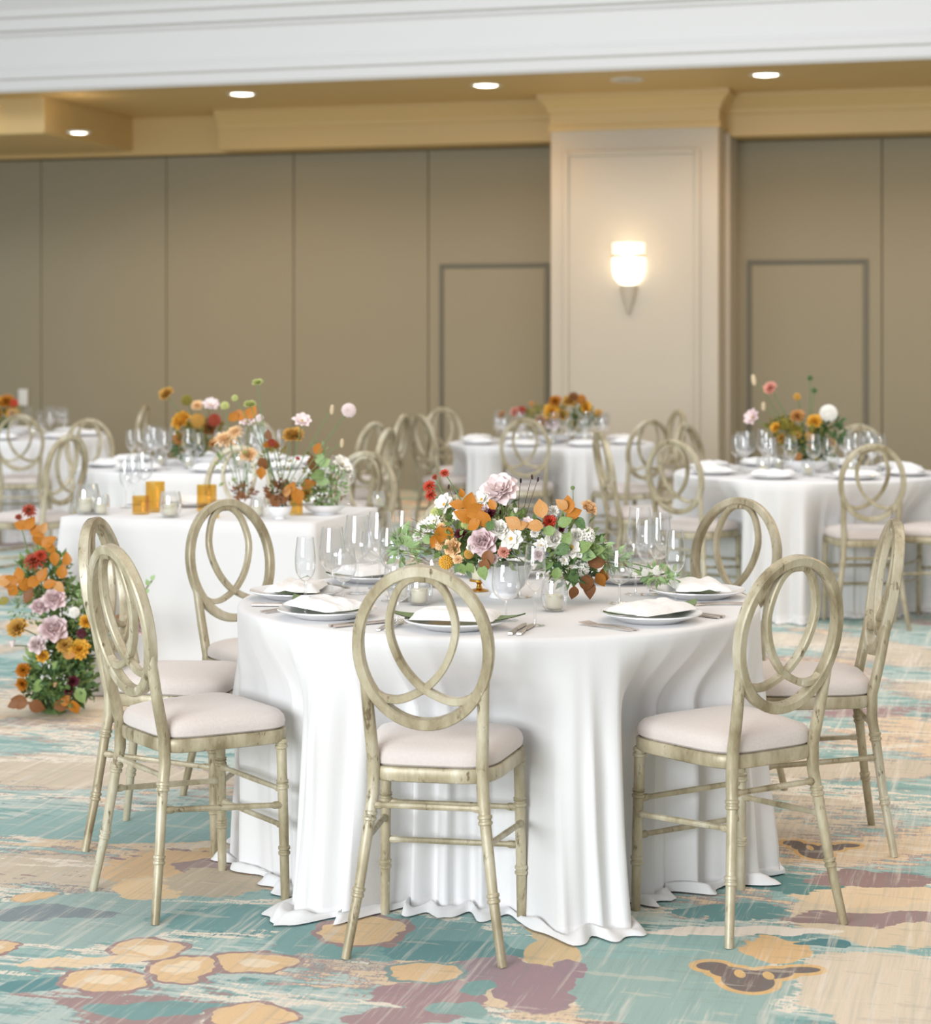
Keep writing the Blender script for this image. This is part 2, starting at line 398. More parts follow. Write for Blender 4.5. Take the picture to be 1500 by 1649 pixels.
def door(n, x0, x1, y0, label):
    U0, U1 = upx(x0, .0), upx(x1, .0); zt = zpx((x0 + x1) / 2, y0, .0); g = .016
    fr = MB()
    for (a, c) in (((U0 - .035, 0, 0), (U0, .022, zt + .035)), ((U1, 0, 0), (U1 + .035, .022, zt + .035)), ((U0, 0, zt), (U1, .022, zt + .035))): fr.box(a, c, .004)
    d = room('door_%d' % n, fr, M['seam'])
    lf = MB(); lf.box((U0 + g, .001, .01), (U1 - g, .014, zt - g), .004)
    room('door_leaf', lf, M['wallgrey'], d)
door(1, 1210, 1393, 424, ''); door(2, 714, 880, 430, '')
# fascia beams along the wall, soffit, header
def prof(name, m, pts, u0, u1, bevel=0):      # profile (V,Z) swept along U
    b = MB(); n = len(pts); b.add([(u0, p[0], p[1]) for p in pts] + [(u1, p[0], p[1]) for p in pts],
        [(i, (i + 1) % n, n + (i + 1) % n, n + i) for i in range(n)] + [tuple(range(n))[::-1], tuple(range(n, 2 * n))])
    return room(name, b, m)
VF = .42
fas = [(-.06, ZT), (VF, ZT), (VF, ZT + .20), (VF + .02, ZT + .21), (VF + .03, ZT + .25), (VF + .10, ZT + .33), (VF + .13, ZT + .36), (VF + .13, ZS + .02), (-.06, ZS + .02)]
UL = upx(352, VF)
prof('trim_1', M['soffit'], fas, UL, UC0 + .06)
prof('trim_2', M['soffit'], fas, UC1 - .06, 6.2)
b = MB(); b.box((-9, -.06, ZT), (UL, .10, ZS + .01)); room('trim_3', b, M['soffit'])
UB = upx(207, .2)
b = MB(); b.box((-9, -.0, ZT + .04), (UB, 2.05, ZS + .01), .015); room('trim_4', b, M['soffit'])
VH = 2.42
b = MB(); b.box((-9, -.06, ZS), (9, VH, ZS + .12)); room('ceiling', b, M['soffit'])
hd = [(VH - .01, ZS - .006), (VH + .03, ZS - .006), (VH + .05, ZS + .02), (VH + .05, ZS + .10), (VH + .075, ZS + .12), (VH + .075, ZS + .19), (VH + .055, ZS + .205), (VH + .055, ZS + .225),
      (VH + .03, ZS + .235), (VH + .03, ZS + .50), (VH + .05, ZS + .52), (VH + .05, ZS + .545), (VH + .09, ZS + .56), (VH + .10, ZS + .66), (VH + .13, ZS + .68), (VH + .14, ZS + .74),
      (VH + .2, ZS + .84), (VH + .2, ZS + 1.3), (VH - .01, ZS + 1.3)]
prof('trim_5', M['headwhite'], hd, -9, 9)
# column with applied panel moulding and a crown
c = MB(); c.box((UC0, -.05, 0), (UC1, VC, ZS + .01), .01); colm = room('wall_column', c, M['wallwhite'])
g0, g1 = upx(908, VC), upx(1128, VC); zt = zpx(1010, 241, VC)
for nm, a, bb in (('panel_moulding', (g0, VC, .35), (g0 + .05, VC + .022, zt)), ('panel_moulding', (g1 - .05, VC, .35), (g1, VC + .022, zt)),
                  ('panel_moulding', (g0 + .05, VC, zt - .05), (g1 - .05, VC + .022, zt)), ('panel_moulding', (g0 + .05, VC, .35), (g1 - .05, VC + .022, .40))):
    q = MB(); q.box(a, bb, .008); room(nm, q, M['wallwhite'], colm)
cr = MB()
lv = [(.001, -.345), (.014, -.34), (.014, -.30), (.004, -.29), (.004, -.18), (.02, -.17), (.03, -.13), (.09, -.05), (.11, -.04), (.11, 0.0)]
vs = []; fs = []
for (e, z) in lv: vs += [(UC0 - e, 0, ZS + z), (UC0 - e, VC + e, ZS + z), (UC1 + e, VC + e, ZS + z), (UC1 + e, 0, ZS + z)]
for i in range(len(lv) - 1):
    for k in range(3): fs.append((i * 4 + k, i * 4 + k + 1, i * 4 + 5 + k, i * 4 + 4 + k))
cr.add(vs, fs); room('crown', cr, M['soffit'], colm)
q = MB(); q.box((UC0 - .015, .0, 0), (UC1 + .015, VC + .018, .16), .006); room('baseboard_column', q, M['wallwhite'])
q = MB(); q.box((-7.2, 0, 0), (UC0, .015, .12), .004); room('baseboard_left', q, M['wallgrey'])
q = MB(); q.box((UC1, 0, 0), (5.6, .015, .12), .004); room('baseboard_right', q, M['wallgrey'])
q = MB(); q.box((UC1, .0, 0), (upx(1176, .5), .5, ZT + .02), .006); room('trim_6', q, M['wallwhite'])
def rworld(px, py, V):
    U = upx(px, V); return RM @ Vector((U, V, zpx(px, py, V)))
# sconce
sp = rworld(1013, 430, VC + .02)
sc_ = thing('wall_sconce', 'glowing half-round glass wall light on the cream column', 'wall light', sp, -PH); sc_.scale = (.85, .85, .85)
def halfshade(pr, m, name, par):
    b = MB(); n = 16; v = []; f = []
    for (r, z) in pr:
        for k in range(n + 1): a = -PI * k / n; v.append((r * math.cos(a), .75 * r * math.sin(a), z))
    for i in range(len(pr) - 1):
        for k in range(n): f.append((i * (n + 1) + k, i * (n + 1) + k + 1, (i + 1) * (n + 1) + k + 1, (i + 1) * (n + 1) + k))
    b.add(v, f); o = ob(name, b.mesh(name, m), par); return o
halfshade([(.03, -.20), (.10, -.18), (.155, -.12), (.175, -.03), (.178, .10), (.172, .10), (.168, -.03), (.15, -.115)], M['shade'], 'shade', sc_)
halfshade([(.182, .10), (.186, .105), (.186, .125), (.182, .13), (.17, .13)], M['brass'], 'collar', sc_)
halfshade([(.172, .13), (.18, .26), (.176, .26), (.168, .13)], M['shade2'], 'upper_shade', sc_)
halfshade([(.004, -.52), (.025, -.50), (.03, -.44), (.06, -.38), (.075, -.30), (.10, -.22), (.105, -.20), (.03, -.195)], M['wallwhite'], 'bracket', sc_)
l = bpy.data.lights.new('sconce_lamp', 'POINT'); l.energy = 3; l.color = (1, .76, .48); l.shadow_soft_size = .1
lo = ob('sconce_lamp', l, sc_, (0, -.22, .16))
# recessed downlights
def can(px, py, z, label, on=True, r=.13, dim=False):
    Y = (z - HC) * F / (YH - py); p = Vector(((px - 750) / F * Y, Y, z))
    t = thing('recessed_downlight', label, 'ceiling light', p, 0, 'recessed downlights in the soffit')
    b = MB(); b.lathe([(r * .78, -.002), (r, -.012), (r * 1.12, -.008), (r * 1.14, 0.004)], 24, cap=False); ob('trim_ring', b.mesh('ring', M['plastic']), t)
    b = MB(); b.lathe([(0.0, -.012), (r * .5, -.012), (r * .8, -.004)], 24, cap=False); ob('lens', b.mesh('lens', M['wallwhite' if dim else 'can']), t)
    if dim: return
    l = bpy.data.lights.new('downlight_lamp', 'SPOT'); l.energy = CAN; l.color = (1, .50, .08); l.spot_size = math.radians(170); l.spot_blend = .9; l.shadow_soft_size = .08
    ob('downlight_lamp', l, t, (0, 0, -.03))
CAN = 70
can(390, 151, ZS, 'recessed downlight above the left grey partition, at the coffer')
can(783, 137, ZS, 'recessed downlight in the soffit just left of the column')
can(1234, 120, ZS, 'recessed downlight in the soffit right of the column')
can(127, 213, ZT + .04, 'recessed downlight under the dropped beam at far left', r=.10)
can(-40, 160, ZS, 'recessed downlight beyond the left edge of the soffit')
can(1640, 106, ZS, 'recessed downlight beyond the right edge of the soffit')
for k, (px, py) in enumerate(((1010, 128),)):
    can(px, py, ZS, 'unlit ring and disc standing for the faint glow over the cream column', dim=True)  # no fixture here: added ring and pale disc stand for a faint glow
b = MB(); b.box((-.055, -.02, -.09), (.055, 0, .09), .008)
kp = rworld(38, 640, .01)
k = ob('wall_notice', b.mesh('notice', M['plastic']), None, kp, (0, 0, -PH)); tag(k, 'small pale wall plate on the grey partition at far left', 'wall plate')

# ------------------------------------------------------------------ chair
def yb(z): return .055 - .183 * (z - .45)
def chair_parts():
    P = []
    def add(name, mb, m, smooth=True): P.append((name, mb.mesh(name, m, smooth)))
    def ringed(mb, pts, rads, nodes):
        # polyline with radius; insert raised bamboo nodes at parameter heights z
        out = []; rr = []
        for i in range(len(pts) - 1):
            a, b_ = Vector(pts[i]), Vector(pts[i + 1]); cuts = [0, .5]
            for zn in nodes:
                if min(a.z, b_.z) < zn <= max(a.z, b_.z):
                    t = (zn - a.z) / (b_.z - a.z); L_ = (b_ - a).length
                    for d, k in ((-.013, 0), (-.010, .0035), (-.004, .0035), (-.002, .0008), (.002, .0008), (.004, .0035), (.010, .0035), (.013, 0)): cuts.append((t + d / L_, k))
            cc = sorted([(c_, 0) if not isinstance(c_, tuple) else c_ for c_ in cuts])
            for t, k in cc:
                out.append(a.lerp(b_, t)); rr.append(rads[i] * (1 - t) + rads[i + 1] * t + k)
        out.append(Vector(pts[-1])); rr.append(rads[-1]); mb.tube(out, rr, 12)
    for s in (-1, 1):                                         # rear leg running up into the back post
        mb = MB()
        ringed(mb, [(s * .196, 0, 0), (s * .168, .026, .17), (s * .147, .045, .33), (s * .139, .056, .40), (s * .137, .055, .47), (s * .142, yb(.57), .57), (s * .147, yb(.67), .67), (s * .1515, yb(.70), .70), (s * .158, yb(.735), .735), (s * .161, yb(.765), .765)],
               [.0115, .013, .0145, .016, .016, .0155, .0145, .0125, .0095, .006], [.16, .345])
        add('leg', mb, M['paint'])
        mb = MB(); ringed(mb, [(s * .184, .396, 0), (s * .182, .392, .20), (s * .178, .386, .44)], [.0125, .0140, .0145], [.135, .315, .425]); add('leg', mb, M['paint'])
    zc, a, bb = .7725, .163, .193
    nrm = Vector((0, 1, .183)).normalized()
    mb = MB(); pts = [(a * math.cos(t), yb(zc + bb * math.sin(t)), zc + bb * math.sin(t)) for t in [2 * PI * k / 56 for k in range(56)]]
    mb.ribbon(pts, .027, .031, nrm, closed=True); add('back_hoop', mb, M['paint'])
    def spl(P_, n=10):
        out = []; m = len(P_)
        for i in range(m - 1):
            p0 = Vector(P_[max(i - 1, 0)]); p1 = Vector(P_[i]); p2 = Vector(P_[i + 1]); p3 = Vector(P_[min(i + 2, m - 1)])
            for k in range(n):
                t = k / n; out.append(.5 * ((2 * p1) + (p2 - p0) * t + (2 * p0 - 5 * p1 + 4 * p2 - p3) * t * t + (3 * p1 - p0 - 3 * p2 + p3) * t ** 3))
        out.append(Vector(P_[-1])); return out
    for s, dd in ((-1, -.0015), (1, .0015)):
        c = [(-.012 * s, .176), (.028 * s, .172), (.060 * s, .140), (.081 * s, .075), (.078 * s, .02), (.055 * s, -.040), (.018 * s, -.088), (-.02 * s, -.114), (-.062 * s, -.131), (-.10 * s, -.130), (-.122 * s, -.118)]
        q = spl([(x, yb(zc + z) + dd, zc + z) for x, z in c], 5)
        mb = MB(); mb.ribbon(q, .0185, .022, nrm); add('back_loop', mb, M['paint'])
    def outline(sc=1.0, n=48):
        o = []
        for k in range(n):
            t = 2 * PI * k / n; cx, sy = math.cos(t), math.sin(t); e = .40
            x = math.copysign(abs(cx) ** e, cx); y = math.copysign(abs(sy) ** e, sy)
            hw = .188 + .022 * y; o.append((x * hw * sc, .234 + y * .190 * sc))
        return o
    def loft(levels):
        mb = MB(); v = []; f = []; n = 48
        for sc_, z in levels: v += [(x, y, z) for x, y in outline(sc_)]
        for i in range(len(levels) - 1):
            for k in range(n): f.append((i * n + k, i * n + (k + 1) % n, (i + 1) * n + (k + 1) % n, (i + 1) * n + k))
        f.append(tuple(range(n))[::-1]); f.append(tuple((len(levels) - 1) * n + k for k in range(n))); mb.add(v, f); return mb
    add('seat_frame', loft([(.955, .430), (.985, .433), (1.0, .440), (1.0, .462), (.985, .467), (.96, .468)]), M['paint'])
    add('cushion', loft([(.93, .467), (.975, .474), (.985, .487), (.97, .500), (.92, .512), (.79, .521), (.55, .527), (.2, .529)]), M['cushion'])
    def rail(p, q):
        p, q = Vector(p), Vector(q); L_ = (q - p).length; mb = MB(); ts = []
        for t, r in ((0, .0095), (.012 / L_, .0105), (.02 / L_, .0105), (.028 / L_, .0075), (.5, .0085), (1 - .028 / L_, .0075), (1 - .02 / L_, .0105), (1 - .012 / L_, .0105), (1, .0095)): ts.append((t, r))
        mb.tube([p.lerp(q, t) for t, _ in ts], [r for _, r in ts], 8); add('stretcher', mb, M['paint'])
    rail((-.14, .050, .372), (.14, .050, .372))
    rail((-.172, .390, .30), (.172, .390, .30)); rail((-.172, .395, .20), (.172, .395, .20))
    for s in (-1, 1): rail((s * .183, .383, .26), (s * .155, .048, .285))
    return P
CHAIR = chair_parts()
def chair(x, y, t, label, group):
    r = thing('dining_chair', label, 'chair', (x, y, 0), t, group)
    for name, me in CHAIR: ob(name, me, r)
    return r
G0 = 'oval-back chairs around the near round table'
near = [(-.103, 4.923, -.177, 'weathered champagne oval-back chair at the near table, its back squarely to the viewer'),
        (-.922, 5.406, -.967, 'champagne oval-back chair on the front left of the near table, blush seat in profile'),
        (-1.107, 6.186, -1.719, 'champagne oval-back chair behind the front left one, beside the floor flowers'),
        (.826, 5.147, .576, 'golden oval-back chair on the front right of the near table, seat turned left'),
        (1.272, 6.124, 1.541, 'golden oval-back chair seen nearly edge-on at the right of the near table'),
        (.93, 6.93, 2.46, 'pale oval-back chair at the rear right of the near table, facing the viewer'),
        (-.80, 6.86, -2.42, 'champagne oval-back chair at the rear left of the near table, before the white square cloth'),
        (-.02, 7.05, 3.1, 'oval-back chair hidden behind the centre flowers of the near table')]
for x, y, t, lab in near: chair(x, y, t, lab, G0)
def cpx(px, Y): return ((px - 750) / F * Y, Y)
def face(p, q): return math.atan2(-(q[0] - p[0]), q[1] - p[1])
T2 = (-1.57, 12.1); T3 = (-3.55, 15.7); T4 = (.63, 14.75); T5 = (1.955, 11.5); RT = (-1.06, 8.95)
far = [  # px, Y, turn toward (point) or angle, label, group key
    (105, 11.55, ('a', 1.05), 'grey-gold oval-back chair left of the middle rear table, seat to the left', 3),
    (32, 14.5, ('a', .12), 'oval-back chair with its back to the viewer at the far left edge', 3),
    (145, 13.7, ('p', T2), 'yellow-lit oval-back chair behind the left of the middle rear table', 2),
    (228, 16.4, ('a', 1.45), 'golden chair seen edge-on against the grey partition at left', 2),
    (407, 13.5, ('a', 2.9), 'golden chair half hidden behind the tall sweetheart flowers', 2),
    (384, 10.3, ('a', 3.05), 'left of the two chairs behind the square white table', 1),
    (585, 9.75, ('a', 2.75), 'right of the two chairs behind the square white table', 1),
    (597, 13.2, ('a', 1.0), 'golden oval-back chair right of the middle rear table, the farther of two overlapping', 2),
    (617, 12.3, ('a', 1.30), 'golden oval-back chair right of the middle rear table, the nearer of two overlapping', 2),
    (643, 14.5, ('a', 1.30), 'golden chair seen edge-on left of the far centre table', 4),
    (683, 14.5, ('a', -1.0), 'golden oval-back chair, middle of three left of the far centre table', 4),
    (716, 15.9, ('a', -2.55), 'golden oval-back chair, rearmost of three left of the far centre table', 4),
    (846, 13.8, ('a', -.05), 'oval-back chair with its back to the viewer before the far centre table', 4),
    (1043, 13.6, ('a', .55), 'oval-back chair at the front right of the far centre table', 4),
    (1086, 15.4, ('a', 1.9), 'small golden chair top against the column foot, right of the far centre table', 4),
    (975, 11.9, ('a', -1.38), 'dark-edged oval-back chair seen edge-on right of the near flowers', 5),
    (1088, 10.95, ('a', -.62), 'olive oval-back chair at the front left of the right rear table', 5),
    (1112, 12.85, ('a', -2.2), 'golden oval-back chair at the rear left of the right rear table', 5),
    (1405, 10.49, ('a', -.01), 'oval-back chair with its back to the viewer before the right rear table', 5),
    (1383, 12.8, ('a', 3.0), 'pale oval-back chair behind the right rear table', 5),
    (1575, 10.75, ('a', 1.0), 'oval-back chair cut by the right edge of the view', 5)]
GN = {1: 'oval-back chairs behind the square table', 2: 'oval-back chairs around the middle rear table', 3: 'oval-back chairs around the far left table',
      4: 'oval-back chairs around the far centre table', 5: 'oval-back chairs around the right rear table'}
FARC = []
for px, Y, d, lab, g in far:
    x, y = cpx(px, Y); t = d[1] if d[0] == 'a' else face((x, y), d[1]); FARC.append((x, y, t)); chair(x, y, t, lab, GN[g])

# ------------------------------------------------------------------ tablecloths
def sstep(x, a, b):
    t = max(0, min(1, (x - a) / (b - a))); return t * t * (3 - 2 * t)
def cloth_round(cx, cy, R, zt, chairs=(), n=540, rows=38, amp=1.0, seed=0, puddle=.07):
    rnd = random.Random(seed)
    # irregular fold phase so that pleats crowd in places
    ph = [0.0]; 
    for k in range(n): ph.append(ph[-1] + (1 + .75 * noise.noise(Vector((math.cos(2 * PI * k / n) * 1.6, math.sin(2 * PI * k / n) * 1.6, seed * 3.1)))))
    nf = 38; ph = [p / ph[n] * nf * 2 * PI for p in ph]
    v = []; rings = [('t', r) for r in (0.0, .3, .6, .85, .97)]; f = []
    for i in range(rows + 1): rings.append(('s', i / rows))
    for i in range(1, 8): rings.append(('p', i / 7))
    for kind, s in rings:
        for k in range(n):
            th = 2 * PI * k / n; c, sn = math.cos(th), math.sin(th)
            q = s if kind == 's' else 1
            big = noise.noise(Vector((c * 1.7, sn * 1.7, 7.7 + seed)))
            am = amp * .027 * (.45 + 1.6 * max(0, noise.noise(Vector((c * 1.5 + 5, sn * 1.5, seed))) + .38))
            p_ = ph[k] + 2.2 * q * big
            fold = 1 - 2 * abs(math.sin(p_ / 2)) ** .75 + .5 * math.sin(p_ * 1.63 + 1.3) * q
            fold = fold * am * sstep(q, .02, .6) + .014 * math.sin(ph[k] * .31 + 1.5 * q + seed) * q
            fold += .010 * q * noise.noise(Vector((c * 9, sn * 9, q * 3 + seed)))
            if kind == 't': v.append((cx + c * R * s, cy + sn * R * s, zt)); continue
            if q < .06: ar = q / .06; r = R - .012 + .012 * math.sin(ar * PI / 2); z = zt - .012 * (1 - math.cos(ar * PI / 2)) - q * .02
            else: r = R; z = zt - .012 - (q - .06) / .94 * (zt - .022)
            r += .045 * q * q; fk = 1.0
            for (hx, hy, ht) in chairs:                       # the seats and front legs push the cloth in
                Fx, Fy = -math.sin(ht), math.cos(ht); Rx, Ry = math.cos(ht), math.sin(ht)
                den = c * Fx + sn * Fy
                if den > -.25: continue
                lim = ((hx - cx) * Fx + (hy - cy) * Fy + .44) / den
                lx = (cx + c * r - hx) * Rx + (cy + sn * r - hy) * Ry
                w_ = 1 - sstep(abs(lx), .19, .34)
                if w_ <= 0 or lim >= r + .02 or lim < .4: continue
                hz = sstep(zt - z, .0, .24); r = r + (min(lim - .012, r) - r) * w_ * hz; fk = min(fk, 1 - .45 * w_ * hz)
            r += fold * fk - (1 - fk) * .02
            if kind == 'p':
                w1 = noise.noise(Vector((c * 5, sn * 5, 2.2 + seed))); w2 = noise.noise(Vector((c * 13, sn * 13, s * 1.5 + seed)))
                ext = puddle * (.75 + 1.2 * w1 + .35 * math.sin(p_))
                r += max(.012, ext) * s + .010 * w2 * s
                z = .005 + math.sin(s * PI) ** 1.0 * (.012 + .035 * max(0, w2 + .1)) * (1 if s < 1 else 0)
            elif q > .85: z = max(z, .010)
            v.append((cx + c * r, cy + sn * r, z))
    m = len(rings)
    for i in range(m - 1):
        for k in range(n):
            k2 = (k + 1) % n
            f.append((i * n + k, (i + 1) * n + k, (i + 1) * n + k2, i * n + k2))
    mb = MB(); mb.add(v, f); me = mb.mesh('tablecloth', M['cloth'])
    me.polygons.foreach_set('use_smooth', [True] * len(me.polygons))
    if 'sharp_edge' in me.attributes: me.attributes.remove(me.attributes['sharp_edge'])
    return me
CX, CY, CR, ZTAB = .097, 5.916, .765, .76
o = ob('tablecloth', cloth_round(CX, CY, CR, ZTAB, [(a, b_, t) for a, b_, t, _ in near], seed=1)); tag(o, 'floor-length ivory tablecloth over the near round table, puddling on the carpet', 'tablecloth')
for i, (T, lab) in enumerate(((T2, 'ivory cloth on the middle rear round table, behind the square white one'), (T3, 'ivory cloth on the round table at the far left edge'),
                             (T4, 'ivory cloth on the far centre round table before the column'), (T5, 'ivory cloth with close folds on the right rear round table'))):
    o = ob('tablecloth', cloth_round(T[0], T[1], .76, ZTAB, [h for h in FARC if math.hypot(h[0] - T[0], h[1] - T[1]) < 1.25], 360, 16, 1.25, seed=3 + i, puddle=.03)); tag(o, lab, 'tablecloth', 'rear round tablecloths')
def cloth_rect(W, D, zt):
    # walk round a rounded rectangle, x along the long side
    rc = .03; pts = []
    def seg(p, q, n, nx, ny):
        for k in range(n): t = k / n; pts.append((p[0] + (q[0] - p[0]) * t, p[1] + (q[1] - p[1]) * t, nx, ny))
    def arc(cx, cy, a0, n=8):
        for k in range(n): a = a0 + PI / 2 * k / n; pts.append((cx + rc * math.cos(a), cy + rc * math.sin(a), math.cos(a), math.sin(a)))
    x, y = W / 2, D / 2
    seg((-x + rc, -y), (x - rc, -y), 60, 0, -1); arc(x - rc, -y + rc, -PI / 2); seg((x, -y + rc), (x, y - rc), 40, 1, 0); arc(x - rc, y - rc, 0)
    seg((x - rc, y), (-x + rc, y), 60, 0, 1); arc(-x + rc, y - rc, PI / 2); seg((-x, y - rc), (-x, -y + rc), 40, -1, 0); arc(-x + rc, -y + rc, PI)
    n = len(pts); v = []; f = []; rows = 16
    for s in (0, .5, .96):
        for (a, b_, _, _) in pts: v.append((a * s, b_ * s, zt))
    for i in range(rows + 1):
        q = i / rows
        for k, (a, b_, nx, ny) in enumerate(pts):
            corner = 1 if abs(nx * ny) > .05 else math.exp(-(min(abs(abs(a) - x), 9) + min(abs(abs(b_) - y), 9)) * 9)
            d = (.010 * math.sin(k * .42) + .02 * noise.noise(Vector((a * 2.4, b_ * 2.4, q)))) * q + (.07 * corner) * q + .012 * q
            if q == 0: v.append((a, b_, zt - .001))
            else: v.append((a + nx * d, b_ + ny * d, max(.004, zt - .008 - (zt - .012) * q)))
    for i in range(rows + 3):
        for k in range(n): k2 = (k + 1) % n; f.append((i * n + k, (i + 1) * n + k, (i + 1) * n + k2, i * n + k2))
    mb = MB(); mb.add(v, f); me = mb.mesh('square_tablecloth', M['cloth']); me.polygons.foreach_set('use_smooth', [True] * len(me.polygons))
    if 'sharp_edge' in me.attributes: me.attributes.remove(me.attributes['sharp_edge'])
    return me
RW, RD = 1.17, .86
fr = Vector((-.628, 8.33, 0)); ux = Vector((CP, -SP, 0)); uy = Vector((SP, CP, 0))
RC = fr - ux * RW / 2 + uy * RD / 2
o = ob('tablecloth', cloth_rect(RW, RD, ZTAB), None, RC, (0, 0, -PH)); tag(o, 'smooth white cloth squared over the small sweetheart table at left', 'tablecloth')

# ------------------------------------------------------------------ tableware
ORD = ['leftmost', 'second from left', 'third from left', 'fourth from left', 'fifth from left', 'sixth from left', 'seventh from left', 'eighth from left', 'ninth from left', 'tenth from left',
       'eleventh from left', 'twelfth from left', 'thirteenth from left', 'fourteenth from left', 'fifteenth from left', 'sixteenth from left'] + ['number %d from left' % k for k in range(17, 60)]
RANK = {}
def reg(o, what, cat, where, group):
    o['category'] = cat; o['group'] = group; RANK.setdefault((what, where), []).append(o); return o
def finish_labels():
    for (what, where), L_ in RANK.items():
        L_.sort(key=lambda o: (o.matrix_basis.translation.x / max(.1, o.matrix_basis.translation.y)))
        for i, o in enumerate(L_):
            if len(L_) == 1: o['label'] = '%s %s' % (what, where)
            elif i == len(L_) - 1: o['label'] = '%s %s, rightmost' % (what, where)
            else: o['label'] = '%s %s, %s' % (what, where, ORD[i])
mb = MB(); mb.lathe([(.0, .004), (.075, .004), (.08, .0), (.086, .001), (.10, .008), (.133, .019), (.139, .022), (.1385, .0255), (.131, .0235), (.098, .0125), (.084, .0075), (0, .007)], 40, cap=False)
PLATE = mb.mesh('plate', M['china'])
def napkin_mesh(seed):
    nx, ny = 26, 14; v = []; f = []
    for lay in range(2):
        for j in range(ny + 1):
            for i in range(nx + 1):
                x = i / nx * 2 - 1; y = j / ny * 2 - 1
                e = (1 - abs(x) ** 6) * (1 - abs(y) ** 4)
                zz = 0.021 * max(0, e) ** .5 + .007 * noise.noise(Vector((x * 2.2, y * 4, seed))) * max(0, e) + .004 * math.sin(y * 9 + x) * max(0, e)
                rx = .112 + .006 * noise.noise(Vector((y * 3, 0, seed)))
                v.append((x * rx, y * (.078 + .008 * noise.noise(Vector((x * 2, 3, seed)))), zz if lay else 0.0))
    n = (nx + 1) * (ny + 1)
    for lay in range(2):
        for j in range(ny):
            for i in range(nx):
                a = lay * n + j * (nx + 1) + i; q = (a, a + 1, a + nx + 2, a + nx + 1); f.append(q if lay else q[::-1])
    for i in range(nx): f.append((i, i + 1, n + i + 1, n + i)); a = ny * (nx + 1) + i; f.append((a + 1, a, n + a, n + a + 1))
    for j in range(ny): a = j * (nx + 1); f.append((a + nx + 1, a, n + a, n + a + nx + 1)); a += nx; f.append((a, a + nx + 1, n + a + nx + 1, n + a))
    mb = MB(); mb.add(v, f); me = mb.mesh('napkin', M['napkin']); return me
NAP = [napkin_mesh(s) for s in (1, 2, 3)]
def leaf_mesh(name, m, L_=1, W=.45, fold=.18, bend=.15, n=7, tip=1.0):
    v = []; f = []
    for i in range(n + 1):
        t = i / n; w_ = W * math.sin(PI * min(1, t ** .8)) ** tip * (1 if 0 < i < n else .02)
        z = -bend * t * t * L_
        v += [(-w_ / 2, t * L_, z + fold * w_ * .5), (-w_ / 4, t * L_, z + fold * w_ * .2), (0, t * L_, z), (w_ / 4, t * L_, z + fold * w_ * .2), (w_ / 2, t * L_, z + fold * w_ * .5)]
    for i in range(n):
        for k in range(4): f.append((i * 5 + k, i * 5 + k + 1, i * 5 + 6 + k, i * 5 + 5 + k))
    me = mesh_from(name, v, f, m); return me
mb = MB()
def lens_leaf(L_, W):
    n = 14; v = []; f = []
    for z in (0, .0015):
        for i in range(n + 1):
            t = i / n; x = (t - .5) * L_; w_ = W * math.sin(PI * t) ** .8 + .001
            for k in range(3): v.append((x, (k - 1) * w_ / 2, z + abs(k - 1) * .002 + .016 * abs(2 * t - 1) ** 5))
    m_ = 3 * (n + 1)
    for lay in range(2):
        for i in range(n):
            for k in range(2):
                a = lay * m_ + i * 3 + k; q = (a, a + 1, a + 4, a + 3); f.append(q)
    mb = MB(); mb.add(v, f); return mb.mesh('place_leaf', M['greenleaf'])
PLEAF = lens_leaf(.375, .14)
def fork():
    mb = MB(); mb.ribbon([(0, 0, .004), (0, .06, .007), (0, .115, .005), (0, .135, .004)], [.011, .007, .006, .012], .003, (0, 0, 1))
    for k in range(4):
        x = (k - 1.5) * .0055; mb.ribbon([(x * .8, .133, .004), (x, .15, .002), (x, .185, .008)], .0026, .002, (0, 0, 1))
    return mb.mesh('fork', M['metal'])
def knife():
    mb = MB(); mb.ribbon([(0, 0, .005), (0, .05, .005), (0, .088, .005)], [.013, .011, .008], .006, (0, 0, 1))
    mb.ribbon([(0, .088, .004), (.002, .14, .004), (.003, .18, .004), (.004, .205, .004)], [.014, .018, .017, .004], .002, (0, 0, 1)); return mb.mesh('knife', M['metal'])
FORK, KNIFE = fork(), knife()
def bowl_prof(kind):
    if kind == 'flute': return [(.003, .092), (.012, .097), (.024, .112), (.029, .135), (.029, .165), (.026, .195), (.0235, .215)], .215, .028
    if kind == 'wine': return [(.003, .095), (.014, .099), (.028, .113), (.037, .135), (.0385, .155), (.035, .190), (.0305, .225)], .225, .035
    if kind == 'large': return [(.003, .100), (.014, .104), (.032, .118), (.041, .14), (.041, .165), (.036, .205), (.033, .235)], .235, .037
    if kind == 'goblet': return [(.003, .055), (.014, .058), (.030, .070), (.038, .09), (.0385, .11), (.036, .135), (.033, .155)], .155, .035
GL = {}
